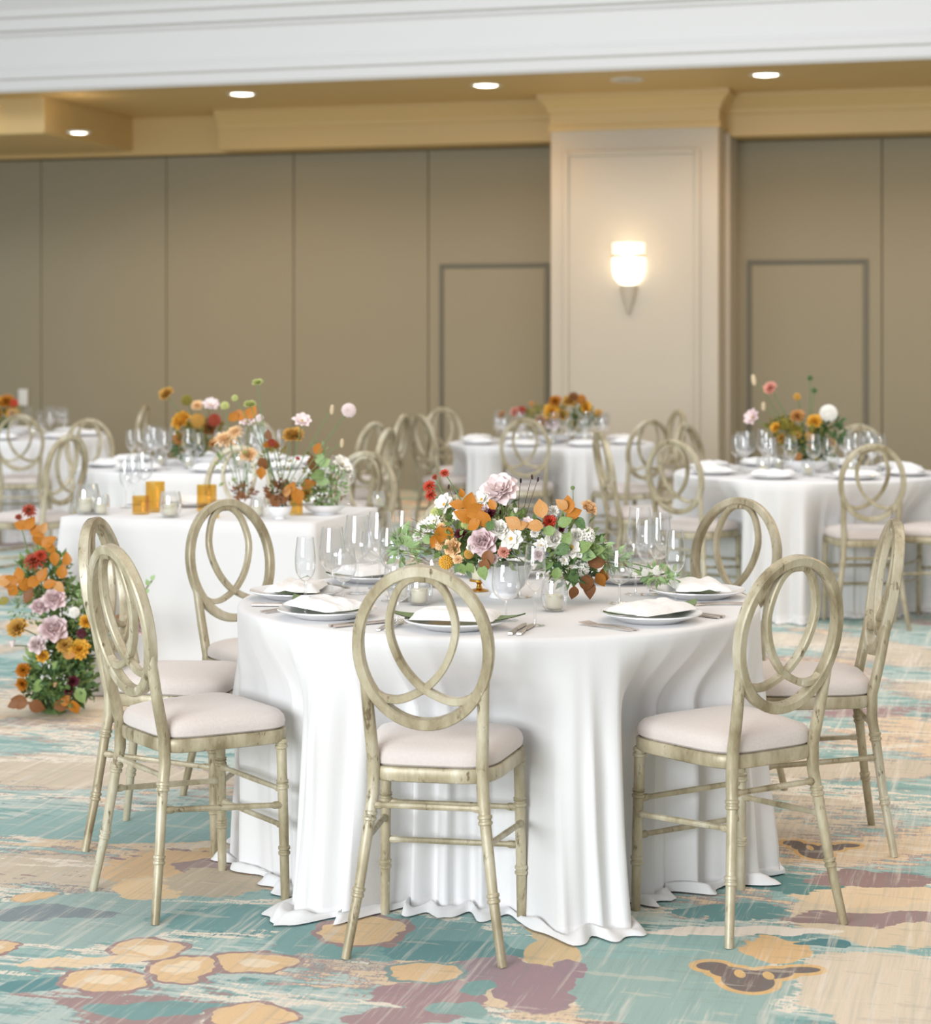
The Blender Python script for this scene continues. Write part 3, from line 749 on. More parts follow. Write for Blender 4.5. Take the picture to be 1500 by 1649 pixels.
for kd in ('flute', 'wine', 'large', 'goblet'):
    pr, h, fr_ = bowl_prof(kd); th = .0010; z0 = pr[0][1]
    inner = [(max(r - th, .0), z + .0012) for r, z in pr][::-1]
    # smooth the profile
    def sm(P_):
        out = []
        for i in range(len(P_) - 1):
            p0 = P_[max(i - 1, 0)]; p1 = P_[i]; p2 = P_[i + 1]; p3 = P_[min(i + 2, len(P_) - 1)]
            for k in range(4):
                t = k / 4; out.append(tuple(.5 * (2 * p1[j] + (p2[j] - p0[j]) * t + (2 * p0[j] - 5 * p1[j] + 4 * p2[j] - p3[j]) * t * t + (3 * p1[j] - p0[j] - 3 * p2[j] + p3[j]) * t ** 3) for j in (0, 1)))
        return out + [P_[-1]]
    pr = sm(pr); inner = [(max(r - th, 0), z + .0008) for r, z in pr][::-1]
    b1 = MB(); b1.lathe(pr + inner, 28, cap=False)
    b2 = MB(); b2.lathe([(.0055, .004), (.0042, .012), (.0038, .03), (.0038, z0 - .01), (.005, z0 + .001)], 10)
    b3 = MB(); b3.lathe([(0, .0), (fr_, .0), (fr_, .0012), (fr_ * .5, .0025), (.004, .005)], 28, cap=False)
    GL[kd] = [('bowl', b1.mesh('bowl', M['glass'])), ('stem', b2.mesh('stem', M['thick'])), ('foot', b3.mesh('foot', M['glass']))]
def wineglass(kd, x, y, where, group, z=ZTAB, parts=True):
    nm = {'flute': 'champagne_flute', 'wine': 'wine_glass', 'large': 'wine_glass', 'goblet': 'water_goblet'}[kd]
    what = {'flute': 'slim clear champagne flute', 'wine': 'clear tulip wine glass', 'large': 'large tall clear wine glass', 'goblet': 'short clear stemmed goblet'}[kd]
    t = ob(nm, None, None, (x, y, z + .001), (0, 0, random.random() * 6))
    for n_, me in GL[kd]: ob(n_, me, t)
    return reg(t, what, 'glass', where, group)
def setting(c, ang, r, where, gp, leaf=True, cutlery=True, z=ZTAB, k=0):
    x, y = c[0] + r * math.cos(ang), c[1] + r * math.sin(ang); rz = ang - PI / 2 + PI
    rz = ang + PI / 2
    reg(ob('dinner_plate', PLATE, None, (x, y, z + .001), (0, 0, 0)), 'white dinner plate', 'plate', where, 'dinner plates ' + gp)
    if leaf: reg(ob('long_leaf', PLEAF, None, (x, y, z + .0265), (0, 0, rz + .05 * math.sin(k * 5))), 'long green leaf under the napkin', 'leaf', where, 'long leaves ' + gp)
    reg(ob('folded_napkin', NAP[k % 3], None, (x, y, z + .030 if leaf else z + .0265), (0, 0, rz + .06 * math.sin(k * 3))), 'puffed white folded napkin on its plate', 'napkin', where, 'napkins ' + gp)
    if cutlery:
        t = Vector((-math.sin(ang), math.cos(ang))); rd = Vector((math.cos(ang), math.sin(ang)))
        for nm, me, off, cat, what in (('fork', FORK, -.165, 'fork', 'silver fork'), ('fork', FORK, -.188, 'fork', 'silver fork'), ('knife', KNIFE, .165, 'knife', 'silver knife'), ('knife', KNIFE, .188, 'knife', 'silver knife')):
            # left of the diner, who looks to the centre
            p = Vector((x, y)) - t * (-off) * 1.0 + rd * .10
            if (p - Vector(c)).length > .735: p = Vector(c) + (p - Vector(c)).normalized() * .735
            reg(ob(nm, me, None, (p.x, p.y, z), (0, 0, ang + PI / 2 + (.0 if nm == 'fork' else 0))), what, cat, where, 'cutlery ' + gp)
NT = 'on the near round table'
for k, a in enumerate((-102, -143, 176, 131, 88, 48, 6, -47)):
    setting((CX, CY), math.radians(a), .60 if a != -102 else .585, NT, 'on the near table', k=k)
def tabxy(px, py, z=ZTAB):
    Y = (HC - z) * F / (py - YH); return ((px - 750) / F * Y, Y)
for kd, px, py in (('flute', 492, 990), ('wine', 535, 975), ('goblet', 553, 968), ('large', 576, 956), ('large', 612, 948), ('goblet', 636, 950), ('wine', 652, 936),
                   ('goblet', 815, 1000), ('flute', 862, 1008), ('goblet', 838, 962), ('goblet', 998, 972), ('flute', 1088, 974), ('wine', 1045, 958), ('goblet', 1024, 958),
                   ('large', 1031, 937), ('flute', 1066, 934), ('wine', 1062, 952), ('flute', 627, 968), ('goblet', 600, 934), ('goblet', 640, 1003)):
    x, y = tabxy(px, py); wineglass(kd, x, y, NT, 'stemware on the near table')
def votive(x, y, where, gp, s=1.0, z=ZTAB):
    t = ob('votive_candle', None, None, (x, y, z + .001)); t.scale = (s, s, s)
    b = MB(); b.lathe([(0, .001), (.024, .0), (.034, .012), (.039, .035), (.037, .062), (.031, .088), (.030, .088), (.036, .062), (.038, .035), (.033, .0135), (.022, .005), (0, .005)], 28, cap=False)
    if 'vg' not in GL: GL['vg'] = b.mesh('holder', M['thick']); c_ = MB(); c_.lathe([(0, .006), (.0225, .006), (.0235, .008), (.0235, .045), (.021, .047), (.006, .045), (0, .044)], 20, cap=False); GL['vc'] = c_.mesh('candle', M['wax'])
    ob('holder', GL['vg'], t); ob('candle', GL['vc'], t)
    reg(t, 'cream candle in a rounded clear glass', 'candle', where, gp)
for px, py in ((893, 984), (676, 974), (651, 968), (700, 945), (1000, 940), (925, 930)):
    x, y = tabxy(px, py); votive(x, y, NT, 'votive candles on the near table', 1.0)
x, y = tabxy(772, 952)
t = thing('candle_stand', 'small brass stand at the foot of the near white vase', 'candle holder', (x, y, ZTAB + .001))
b = MB(); b.lathe([(0, 0), (.028, 0), (.028, .003), (.01, .008), (.006, .02), (.012, .026), (.03, .03), (.03, .036), (0, .034)], 24, cap=False); ob('base', b.mesh('stand', M['brass']), t)
b = MB(); b.lathe([(0, .036), (.022, .036), (.022, .075), (0, .075)], 20, cap=False); ob('candle', b.mesh('pillar', M['wax']), t)
# rear tables
def rear_table(T, a0, where, gp, nset=8, gl=3, seed=0):
    rnd = random.Random(seed)
    for k in range(nset):
        a = a0 + 2 * PI * k / nset
        setting(T, a, .585, where, gp, leaf=False, cutlery=False, k=k)
        for j in range(gl):
            aa = a + .30 * (j - .6) + rnd.uniform(-.05, .05); r = .43 - .04 * j + rnd.uniform(-.02, .02)
            wineglass(('flute', 'wine', 'large')[j % 3], T[0] + r * math.cos(aa), T[1] + r * math.sin(aa), where, 'stemware ' + gp)
    for k in range(5):
        a = a0 + .5 + 2 * PI * k / 5; votive(T[0] + .26 * math.cos(a), T[1] + .26 * math.sin(a), where, 'votive candles ' + gp)
rear_table(T2, .2, 'on the middle rear table', 'on the middle rear table', seed=2)
rear_table(T3, .1, 'on the far left table', 'on the far left table', 8, 2, seed=3)
rear_table(T4, .39, 'on the far centre table', 'on the far centre table', seed=4)
rear_table(T5, .3, 'on the right rear table', 'on the right rear table', seed=5)
# square table
SQ = 'on the square white table'
def tumbler(px, pyb, w_px, h_px, label):
    x, y = tabxy(px, pyb); s = y / F; r, h = w_px * s / 2, h_px * s
    b = MB(); b.lathe([(0, 0), (r * .96, 0), (r, .004), (r, h), (r - .003, h), (r - .003, .01), (0, .009)], 28, cap=False)
    t = ob('amber_tumbler', b.mesh('tumbler', M['amber']), None, (x, y, ZTAB + .001)); tag(t, label, 'glass', 'amber glasses on the square table')
tumbler(227, 828, 28, 29, 'short squat amber glass tumbler at the left of the square table')
tumbler(250, 824, 31, 48, 'tall amber glass tumbler behind the short squat one')
tumbler(333, 823, 32, 42, 'tall amber glass left of the twin chair arch on the square table')
tumbler(346, 834, 15, 13, 'tiny amber glass cup seen through the rear left chair back')
tumbler(477, 829, 22, 38, 'tall amber glass between the two white bowls on the square table')
for px, py, s in ((140, 828, 1.5), (163, 829, 1.0), (275, 833, 1.25), (416, 832, .95), (610, 816, .8)):
    x, y = tabxy(px, py); votive(x, y, SQ, 'votive candles on the square table', s)
for k, (px, py) in enumerate(((305, 815), (498, 812))):
    x, y = tabxy(px, py)
    reg(ob('dinner_plate', PLATE, None, (x, y, ZTAB + .001)), 'white dinner plate', 'plate', SQ, 'dinner plates on the square table')
    reg(ob('folded_napkin', NAP[k], None, (x, y, ZTAB + .0265), (0, 0, -.2)), 'puffed white folded napkin', 'napkin', SQ, 'napkins on the square table')
for kd, px, py in (('flute', 203, 818), ('wine', 216, 813), ('large', 232, 808), ('wine', 545, 812), ('flute', 562, 814)):
    x, y = tabxy(px, py); wineglass(kd, x, y, SQ, 'stemware on the square table')

# ------------------------------------------------------------------ flowers
def petal(mb, M_, L_, W, cup=.3, curl=.3, nu=4, nv=5, mi=0, notch=0):
    v = []; f = []
    for j in range(nv + 1):
        t = j / nv; w_ = W * (math.sin(PI * (.12 + .80 * t)) ** .7) * (1 if j else .35)
        for i in range(nu + 1):
            s = i / nu * 2 - 1
            z = cup * L_ * (t ** 1.6) - curl * L_ * max(0, t - .55) ** 2 * 4 * .5 + .22 * W * s * s * (1 - .4 * t)
            ln = L_ * (t - (.06 + notch) * abs(s) ** 2 * (t > .8))
            v.append(M_ @ Vector((s * w_ / 2, ln, z)))
    for j in range(nv):
        for i in range(nu): a = j * (nu + 1) + i; f.append((a, a + 1, a + nu + 2, a + nu + 1))
    mb.add(v, f, mi)
CEN = {}
def bloom(name, mats, layers, centre=None, seed=0):
    """layers: (count, r0, length, width, pitch deg, cup, curl)"""
    rnd = random.Random(seed); mb = MB(); off = 0
    for (cnt, r0, L_, W, pitch, cup, curl, z0) in layers:
        off += .7
        for k in range(cnt):
            a = 2 * PI * k / cnt + off + rnd.uniform(-.12, .12)
            Mx = Matrix.Rotation(a, 4, 'Z') @ Matrix.Translation((0, r0, z0)) @ Matrix.Rotation(math.radians(pitch + rnd.uniform(-7, 7)), 4, 'X')
            petal(mb, Mx, L_ * rnd.uniform(.9, 1.08), W * rnd.uniform(.9, 1.1), cup, curl)
    if centre:
        r, h, n = centre; CEN[name] = (r, h)
    return mb.mesh(name, mats)
# unit size: radius about 1
def rose(c): return bloom('rose', [M[c]], [(3, .02, .42, .5, 82, .1, 0, .25), (4, .08, .52, .6, 76, .15, .1, .2), (5, .16, .6, .7, 66, .2, .2, .14), (6, .26, .66, .8, 52, .22, .35, .08), (7, .34, .7, .85, 34, .2, .5, .03), (7, .38, .66, .8, 14, .15, .6, 0)], seed=len(c))
def peony(c): return bloom('peony', [M[c], M['eye']], [(7, .05, .5, .45, 62, .2, .1, .1), (8, .12, .72, .6, 44, .2, .2, .06), (9, .18, .86, .7, 24, .2, .3, .02), (9, .2, .88, .75, 4, .15, .4, 0)], (.13, .1, 0), seed=5)
def cosmos(c): return bloom('cosmos', [M[c], M['eye']], [(8, .08, .9, .62, 14, .12, .25, .02), (5, .07, .6, .5, 32, .1, .2, .05)], (.16, .08, 0), seed=8)
def mum(c): return bloom('chrysanthemum', [M[c]], [(9, .02, .35, .16, 78, .1, .2, .15), (13, .05, .5, .17, 62, .1, .4, .12), (16, .08, .7, .18, 44, .1, .5, .08), (18, .1, .85, .18, 24, .08, .5, .04), (20, .1, .9, .18, 4, .05, .5, 0)], seed=3)
def carn(c): return bloom('carnation', [M[c]], [(8, .02, .5, .4, 74, .1, .2, .1), (10, .08, .66, .46, 55, .1, .3, .07), (12, .12, .8, .5, 34, .1, .3, .03), (12, .14, .8, .5, 12, .1, .4, 0)], seed=4)
def pom(c, n=90, name='scabiosa'):
    rnd = random.Random(2); mb = MB()
    for k in range(n):
        z = 1 - 1.5 * k / n; a = k * 2.399; r = math.sqrt(max(0, 1 - z * z)); d = Vector((r * math.cos(a), r * math.sin(a), z))
        p = d * .78; q = Vector((0, 0, 1)).rotation_difference(d).to_matrix().to_4x4(); q.translation = p
        s = .17
        mb.add([q @ Vector(u) for u in ((s, 0, 0), (0, s, 0), (-s, 0, 0), (0, -s, 0), (0, 0, .2), (0, 0, -.3))], [(0, 1, 4), (1, 2, 4), (2, 3, 4), (3, 0, 4), (1, 0, 5), (2, 1, 5), (3, 2, 5), (0, 3, 5)])
    return mb.mesh(name, [M[c]])
def bud(c): return bloom('bud', [M[c]], [(4, .05, 1.2, .8, 78, -.1, 0, 0), (5, .2, 1.2, .85, 74, -.12, .1, 0)], seed=1)
def spike(c):
    mb = MB(); mb.lathe([(0, -.9), (.3, -.7), (.42, 0), (.3, .8), (0, 1)], 8, cap=False); return mb.mesh('seed_head', [M[c]])
FN = dict(rose=rose, peony=peony, cosmos=cosmos, mum=mum, carn=carn, pom=pom, bud=bud, spike=spike)
NAMES = dict(rose='rose', peony='peony', cosmos='cosmos_flower', mum='chrysanthemum', carn='carnation', pom='scabiosa_flower', bud='flower_bud', spike='seed_head')
FC = {}
def fmesh(k, c):
    if (k, c) not in FC: FC[(k, c)] = FN[k](c)
    return FC[(k, c)]
LM = {c: leaf_mesh('leaf', M[c], 1, .72, .22, .22) for c in ('orange', 'tan', 'brown', 'foliage', 'lightgreen', 'foliage2', 'olive')}
CV = Vector((0, 0, HC))
def put_flower(root, org, k, c, px, py, r_px, Y, out=None, cam_bias=.8, rnd=random):
    p = at(px, py, Y); r = r_px * Y / F
    d = (p - org).normalized() * .7 + (CV - p).normalized() * cam_bias + Vector((rnd.uniform(-.25, .25), rnd.uniform(-.2, .2), rnd.uniform(0, .3)))
    if k in ('spike', 'bud'): d = Vector((rnd.uniform(-.2, .2), rnd.uniform(-.2, .2), 1))
    q = d.normalized().to_track_quat('Z', 'Y')
    o = bpy.data.objects.new(NAMES[k], fmesh(k, c)); COL.objects.link(o); o.parent = root
    o.location = p - root.location - d.normalized() * r * .25; o.rotation_mode = 'QUATERNION'; o.rotation_quaternion = q; o.scale = (r, r, r)
    if NAMES[k].split('_')[0] in CEN or k == 'peony':
        r_, h_ = CEN['cosmos' if k == 'cosmos' else 'peony']
        if 'cm' + k not in FC:
            b = MB(); b.lathe([(0, -.6 * r_), (r_ * .9, -.3 * r_), (r_, 0), (r_ * .75, r_ * .4), (r_ * .3, r_ * .6), (0, r_ * .62)], 10, cap=False); FC['cm' + k] = b.mesh('flower_centre', M['eye'])
        e = bpy.data.objects.new('flower_centre', FC['cm' + k]); COL.objects.link(e); e.parent = o; e.location = (0, 0, h_ + .03)
    return p
def put_leaf(root, c, px, py, L_px, ang, Y, tilt=.3, rnd=random):
    """leaf centred on the pixel; ang: direction of its tip in the view, degrees anticlockwise from right"""
    p = at(px, py, Y); L_ = L_px * Y / F; a = math.radians(ang)
    tip = Vector((math.cos(a), rnd.uniform(-tilt, tilt), math.sin(a))).normalized()
    nrm = Vector((rnd.uniform(-.35, .35), -1, rnd.uniform(0, .6))); nrm = (nrm - tip * nrm.dot(tip)).normalized(); sd = tip.cross(nrm)
    Mx = Matrix((sd, tip, nrm)).transposed()
    o = bpy.data.objects.new('leaf', LM[c]); COL.objects.link(o); o.parent = root
    o.location = p - tip * L_ / 2 - root.location; o.rotation_mode = 'QUATERNION'; o.rotation_quaternion = Mx.to_quaternion(); o.scale = (L_, L_, L_)
def stem(root, a, b_, c='stem', r=.0018, bend=.02, name='stem'):
    a, b_ = Vector(a), Vector(b_); mid = (a + b_) / 2 + Vector((random.uniform(-bend, bend), random.uniform(-bend, bend), bend))
    pts = [a * (1 - t) ** 2 + mid * 2 * t * (1 - t) + b_ * t * t for t in [k / 8 for k in range(9)]]
    mb = MB(); mb.tube([p - root.location for p in pts], r, 6); ob(name, mb.mesh('stem', M[c]), root)
def foliage(root, blobs, c, n, size, seed=0, name='foliage', dens_shell=.5):
    """many small leaves filling ellipsoids (px,py,rx,ry,Y,depth)"""
    rnd = random.Random(seed); v = []; f = []
    for (px, py, rx, ry, Y, dp) in blobs:
        c0 = at(px, py, Y); sx, sz = rx * Y / F, ry * Y / F
        for k in range(n):
            d = Vector((rnd.gauss(0, 1), rnd.gauss(0, 1), rnd.gauss(0, 1))).normalized() * (dens_shell + (1 - dens_shell) * rnd.random())
            p = c0 + Vector((d.x * sx, d.y * dp, d.z * sz)) - root.location
            if (p + root.location).z < .01: continue
            tip = (d + Vector((rnd.uniform(-.8, .8), rnd.uniform(-.8, .8), rnd.uniform(-.5, .9)))).normalized()
            sd = tip.cross(Vector((rnd.uniform(-1, 1), rnd.uniform(-1, 1), rnd.uniform(-1, 1)))).normalized(); up = sd.cross(tip)
            L_ = size * rnd.uniform(.6, 1.3); W = L_ * rnd.uniform(.35, .6); i = len(v)
            v += [p, p + tip * L_ * .5 + sd * W / 2 + up * L_ * .08, p + tip * L_ + up * L_ * -.1, p + tip * L_ * .5 - sd * W / 2 + up * L_ * .08, p + tip * L_ * .5 - up * L_ * .04]
            f += [(i, i + 1, i + 4), (i + 1, i + 2, i + 4), (i + 2, i + 3, i + 4), (i + 3, i, i + 4)]
    o = ob(name, mesh_from(name, v, f, M[c]), root); o['kind'] = 'stuff'; return o
def vase(root, r, h, foot=.5, name='bowl'):
    b = MB(); b.lathe([(0, 0), (r * foot, 0), (r * foot * .95, h * .08), (r * foot * .85, h * .14), (r * .75, h * .35), (r * .95, h * .7), (r, h), (r - .004, h), (r * .9, h * .7), (r * .7, h * .38), (0, h * .3)], 32, cap=False)
    return ob(name, b.mesh(name, M['china']), root)
# --- near centrepiece
Y0 = 5.93
vp = Vector(tabxy(812, 962) + (ZTAB + .001,))
R1 = thing('flower_arrangement', 'lush white, blush and amber flower centrepiece in a white bowl on the near table', 'flowers', vp)
vase(R1, .082, .10, .55)
b = MB(); b.lathe([(0, .045), (.05, .05), (.062, .08), (.04, .10), (0, .105)], 20, cap=False); ob('flower_foam', b.mesh('foam', M['foliage2']), R1)
org = at(825, 900, Y0)
def Yd(px, py, cx=825, cy=905, rx=150, ry=130, dp=.16):
    q = 1 - ((px - cx) / rx) ** 2 - ((py - cy) / ry) ** 2 * .8; return Y0 - dp * math.sqrt(max(0, q)) + .0
foliage(R1, [(735, 862, 50, 48, Y0, .14), (800, 860, 60, 52, Y0, .15), (905, 880, 65, 50, Y0, .14)], 'foliage', 330, .028, 1)
foliage(R1, [(770, 885, 50, 26, Y0 - .01, .11), (915, 905, 45, 38, Y0 - .03, .12)], 'foliage2', 200, .032, 2, 'deep_foliage')
foliage(R1, [(655, 880, 28, 26, Y0 - .02, .05), (945, 885, 38, 24, Y0 - .04, .06), (985, 900, 20, 12, Y0 - .02, .04), (1060, 925, 30, 10, Y0 + .03, .05)], 'lightgreen', 70, .032, 3, 'fresh_foliage')
main = [('cosmos', 'white', 698, 838, 15), ('pom', 'white', 674, 868, 15), ('rose', 'white', 760, 882, 10), ('cosmos', 'blush', 850, 842, 12), ('rose', 'white', 930, 862, 13), ('cosmos', 'white', 872, 878, 13), ('carn', 'blush', 795, 900, 10), ('rose', 'pink', 777, 872, 25), ('peony', 'blush', 805, 787, 32), ('cosmos', 'white', 823, 867, 22), ('cosmos', 'white', 714, 811, 21), ('cosmos', 'white', 775, 803, 19),
        ('rose', 'peach', 728, 881, 17), ('rose', 'peach', 950, 817, 15), ('mum', 'red', 691, 782, 12), ('mum', 'red', 693, 797, 11), ('mum', 'red', 716, 761, 9), ('mum', 'rust', 700, 768, 6),
        ('carn', 'red', 886, 839, 13), ('carn', 'burg', 742, 859, 11), ('carn', 'burg', 790, 825, 11), ('rose', 'white', 893, 868, 17), ('cosmos', 'white', 922, 880, 25), ('carn', 'white', 893, 822, 11),
        ('pom', 'lime', 702, 826, 11), ('pom', 'white', 686, 852, 20), ('pom', 'white', 945, 862, 18), ('carn', 'peach', 738, 901, 10), ('pom', 'gold', 755, 892, 9), ('carn', 'coral', 812, 888, 12),
        ('rose', 'white', 805, 852, 17), ('bud', 'white', 831, 824, 7), ('pom', 'white', 980, 881, 10), ('pom', 'white', 938, 915, 15), ('pom', 'lime', 749, 845, 8), ('cosmos', 'blush', 744, 918, 10),
        ('carn', 'peach', 710, 848, 9), ('cosmos', 'white', 738, 829, 12), ('rose', 'blush', 780, 821, 12), ('pom', 'yellow', 717, 905, 13), ('carn', 'white', 862, 858, 9), ('pom', 'peach', 706, 878, 9),
        ('carn', 'peach', 826, 848, 9), ('rose', 'blush', 868, 893, 12), ('cosmos', 'white', 910, 902, 10), ('carn', 'burg', 905, 852, 6), ('pom', 'white', 1060, 918, 9), ('pom', 'white', 1040, 922, 7)]
for k, c, px, py, r in main:
    Y = Yd(px, py); p = put_flower(R1, org, k, c, px, py, r, Y)
    if py < 800 or px > 965 or px < 700: stem(R1, org + Vector(((p.x - org.x) * .4, 0, 0)), p)
for c, px, py, L_, a in (('orange', 736, 812, 26, 165), ('orange', 757, 808, 34, 75), ('orange', 748, 830, 36, 150), ('orange', 768, 822, 38, 30), ('orange', 780, 838, 34, -60), ('orange', 744, 794, 16, 100),
                       ('orange', 762, 845, 28, 210), ('orange', 793, 812, 20, 120), ('tan', 871, 818, 34, 100), ('tan', 861, 846, 30, 170), ('orange', 915, 812, 32, 95), ('orange', 925, 826, 28, 20), ('tan', 905, 812, 24, 140),
                       ('tan', 826, 841, 30, 150), ('tan', 840, 846, 22, 20), ('orange', 710, 862, 30, -80), ('orange', 722, 860, 28, -100), ('orange', 700, 872, 24, -110), ('brown', 786, 900, 30, -95), ('brown', 780, 912, 26, -110),
                       ('brown', 945, 940, 34, -85), ('brown', 950, 950, 30, -95), ('orange', 968, 934, 26, -60), ('brown', 924, 955, 24, -100), ('brown', 962, 905, 34, 10), ('orange', 973, 925, 26, 85),
                       ('foliage', 745, 917, 22, -80), ('foliage', 758, 915, 20, -60), ('foliage', 778, 922, 26, -80), ('foliage2', 737, 915, 18, -130), ('foliage', 913, 867, 26, 60), ('foliage2', 905, 885, 28, 200), ('foliage2', 935, 842, 24, -40),
                       ('foliage', 940, 880, 30, 30), ('foliage', 960, 885, 30, 10), ('lightgreen', 946, 893, 32, -10), ('lightgreen', 972, 893, 26, 20), ('lightgreen', 655, 870, 26, 130), ('lightgreen', 668, 885, 28, -80), ('lightgreen', 641, 872, 20, 160),
                       ('lightgreen', 690, 868, 22, 20), ('foliage', 910, 840, 26, 30), ('foliage2', 925, 930, 24, -60), ('foliage', 897, 925, 24, -100), ('tan', 1003, 905, 22, -20), ('foliage', 884, 855, 24, 200), ('foliage2', 790, 845, 22, 70)):
    put_leaf(R1, c, px, py, L_, a, Yd(px, py) - .02)
for px, py, bx, by in ((839, 773, 835, 850), (857, 767, 838, 850), (867, 771, 840, 852), (823, 769, 815, 840), (806, 824, 806, 860), (813, 812, 812, 860), (723, 783, 740, 830)):
    p = at(px, py, Y0 - .02); stem(R1, at(bx, by, Y0), p, 'stembrown', .0009, .005); put_flower(R1, org, 'spike', 'seed', px, py, 4.5, Y0 - .02)
for px, py in ((923, 785), (800, 779)): stem(R1, at(px, py + 50, Y0), at(px, py, Y0 - .03), 'stem', .001, .005); put_flower(R1, org, 'pom', 'foliage', px, py, 4, Y0 - .03)
for k in range(26):
    px, py = random.uniform(655, 715), random.uniform(842, 905); stem(R1, at(px + 28, py + 12, Y0 - .05), at(px - 10, py - random.uniform(-8, 12), Y0 - .09), 'stembrown', .0006, .01, 'grass_blade')
# --- tall arrangement on the square table
Y1 = 8.85
vp = Vector(tabxy(451, 836) + (ZTAB + .001,)); Y1 = vp.y
R2 = thing('flower_arrangement', 'airy tall-stemmed meadow flowers in a small white bowl on the square table', 'flowers', vp)
vase(R2, .052, .055, .45)
v2 = Vector(tabxy(523, 828) + (ZTAB + .001,))
R3 = thing('flower_arrangement', 'low green vine and daisy flowers in a wide white dish on the square table', 'flowers', v2)
vase(R3, .092, .042, .6)
v3 = Vector(tabxy(394, 818) + (ZTAB + .001,))
R4 = thing('flower_arrangement', 'peach flowers on bare stems in a low dish left on the square table', 'flowers', v3)
vase(R4, .05, .045, .5)
def tall(R, base, lst, Y, back=.0):
    org_ = Vector(R.location) + Vector((0, 0, .04))
    for k, c, px, py, r in lst:
        p = put_flower(R, org_, k, c, px, py, r, Y + random.uniform(-.06, .10), cam_bias=.5)
        if k != 'none': stem(R, org_ + Vector((random.uniform(-.02, .02), random.uniform(-.02, .02), 0)), p, 'stem', .0022, .03)
tall(R2, None, [('cosmos', 'blush', 487, 676, 17), ('carn', 'gold', 473, 699, 21), ('carn', 'lime', 415, 615, 10), ('carn', 'lime', 403, 650, 12), ('pom', 'lime', 378, 640, 6), ('pom', 'rust', 437, 712, 8), ('pom', 'orange', 443, 716, 8),
               ('spike', 'wheat', 535, 658, 9), ('pom', 'blush', 563, 659, 13), ('spike', 'wheat', 551, 712, 8), ('pom', 'orange', 430, 715, 7), ('mum', 'red', 480, 738, 5), ('pom', 'blush', 418, 672, 7)], Y1)
tall(R4, None, [('mum', 'peach', 363, 705, 22), ('mum', 'peach', 378, 694, 15), ('pom', 'lime', 362, 652, 8), ('carn', 'peach', 400, 731, 16), ('cosmos', 'white', 404, 741, 13), ('carn', 'tan', 346, 712, 13), ('cosmos', 'blush', 398, 676, 16)], v3.y)
tall(R3, None, [('cosmos', 'white', 553, 746, 20), ('pom', 'burg', 547, 744, 7), ('carn', 'white', 560, 757, 13), ('carn', 'peach', 498, 782, 15), ('carn', 'yellow', 492, 794, 13), ('pom', 'white', 524, 803, 5)], v2.y)
foliage(R2, [(450, 795, 22, 22, Y1, .06)], 'brown', 130, .03, 5); foliage(R2, [(440, 745, 26, 38, Y1 + .03, .06), (480, 790, 20, 18, Y1, .05)], 'olive', 60, .026, 6, 'deep_foliage')
foliage(R4, [(393, 795, 18, 20, v3.y, .05)], 'brown', 90, .03, 7); foliage(R4, [(380, 750, 40, 30, v3.y, .05)], 'foliage', 30, .028, 8, 'deep_foliage')
foliage(R3, [(517, 760, 12, 48, v2.y, .04), (520, 800, 26, 16, v2.y, .07), (545, 770, 14, 30, v2.y, .04)], 'lightgreen', 75, .030, 9); foliage(R3, [(505, 755, 14, 30, v2.y, .04), (530, 790, 30, 20, v2.y, .05)], 'olive', 60, .026, 10, 'deep_foliage')
for c, px, py, L_, a, R, Y in (('orange', 385, 668, 26, 170, R4, v3.y), ('orange', 405, 664, 26, 60, R4, v3.y), ('orange', 375, 672, 22, 210, R4, v3.y), ('brown', 424, 747, 24, -60, R2, Y1), ('orange', 421, 762, 22, -90, R2, Y1), ('brown', 432, 700, 18, 100, R2, Y1),
                           ('orange', 512, 722, 22, 80, R3, v2.y), ('brown', 505, 748, 30, -80, R3, v2.y), ('orange', 497, 780, 26, 20, R3, v2.y), ('lightgreen', 515, 738, 24, 100, R3, v2.y), ('lightgreen', 524, 745, 22, 40, R3, v2.y), ('foliage', 512, 765, 26, 200, R3, v2.y),
                           ('lightgreen', 520, 775, 24, 0, R3, v2.y), ('brown', 443, 805, 26, 120, R2, Y1), ('brown', 458, 800, 26, 70, R2, Y1), ('tan', 462, 790, 22, 90, R2, Y1), ('orange', 470, 785, 22, 80, R2, Y1), ('brown', 388, 800, 24, 110, R4, v3.y), ('orange', 480, 800, 30, -80, R2, Y1)):
    put_leaf(R, c, px, py, L_, a, Y - .05)
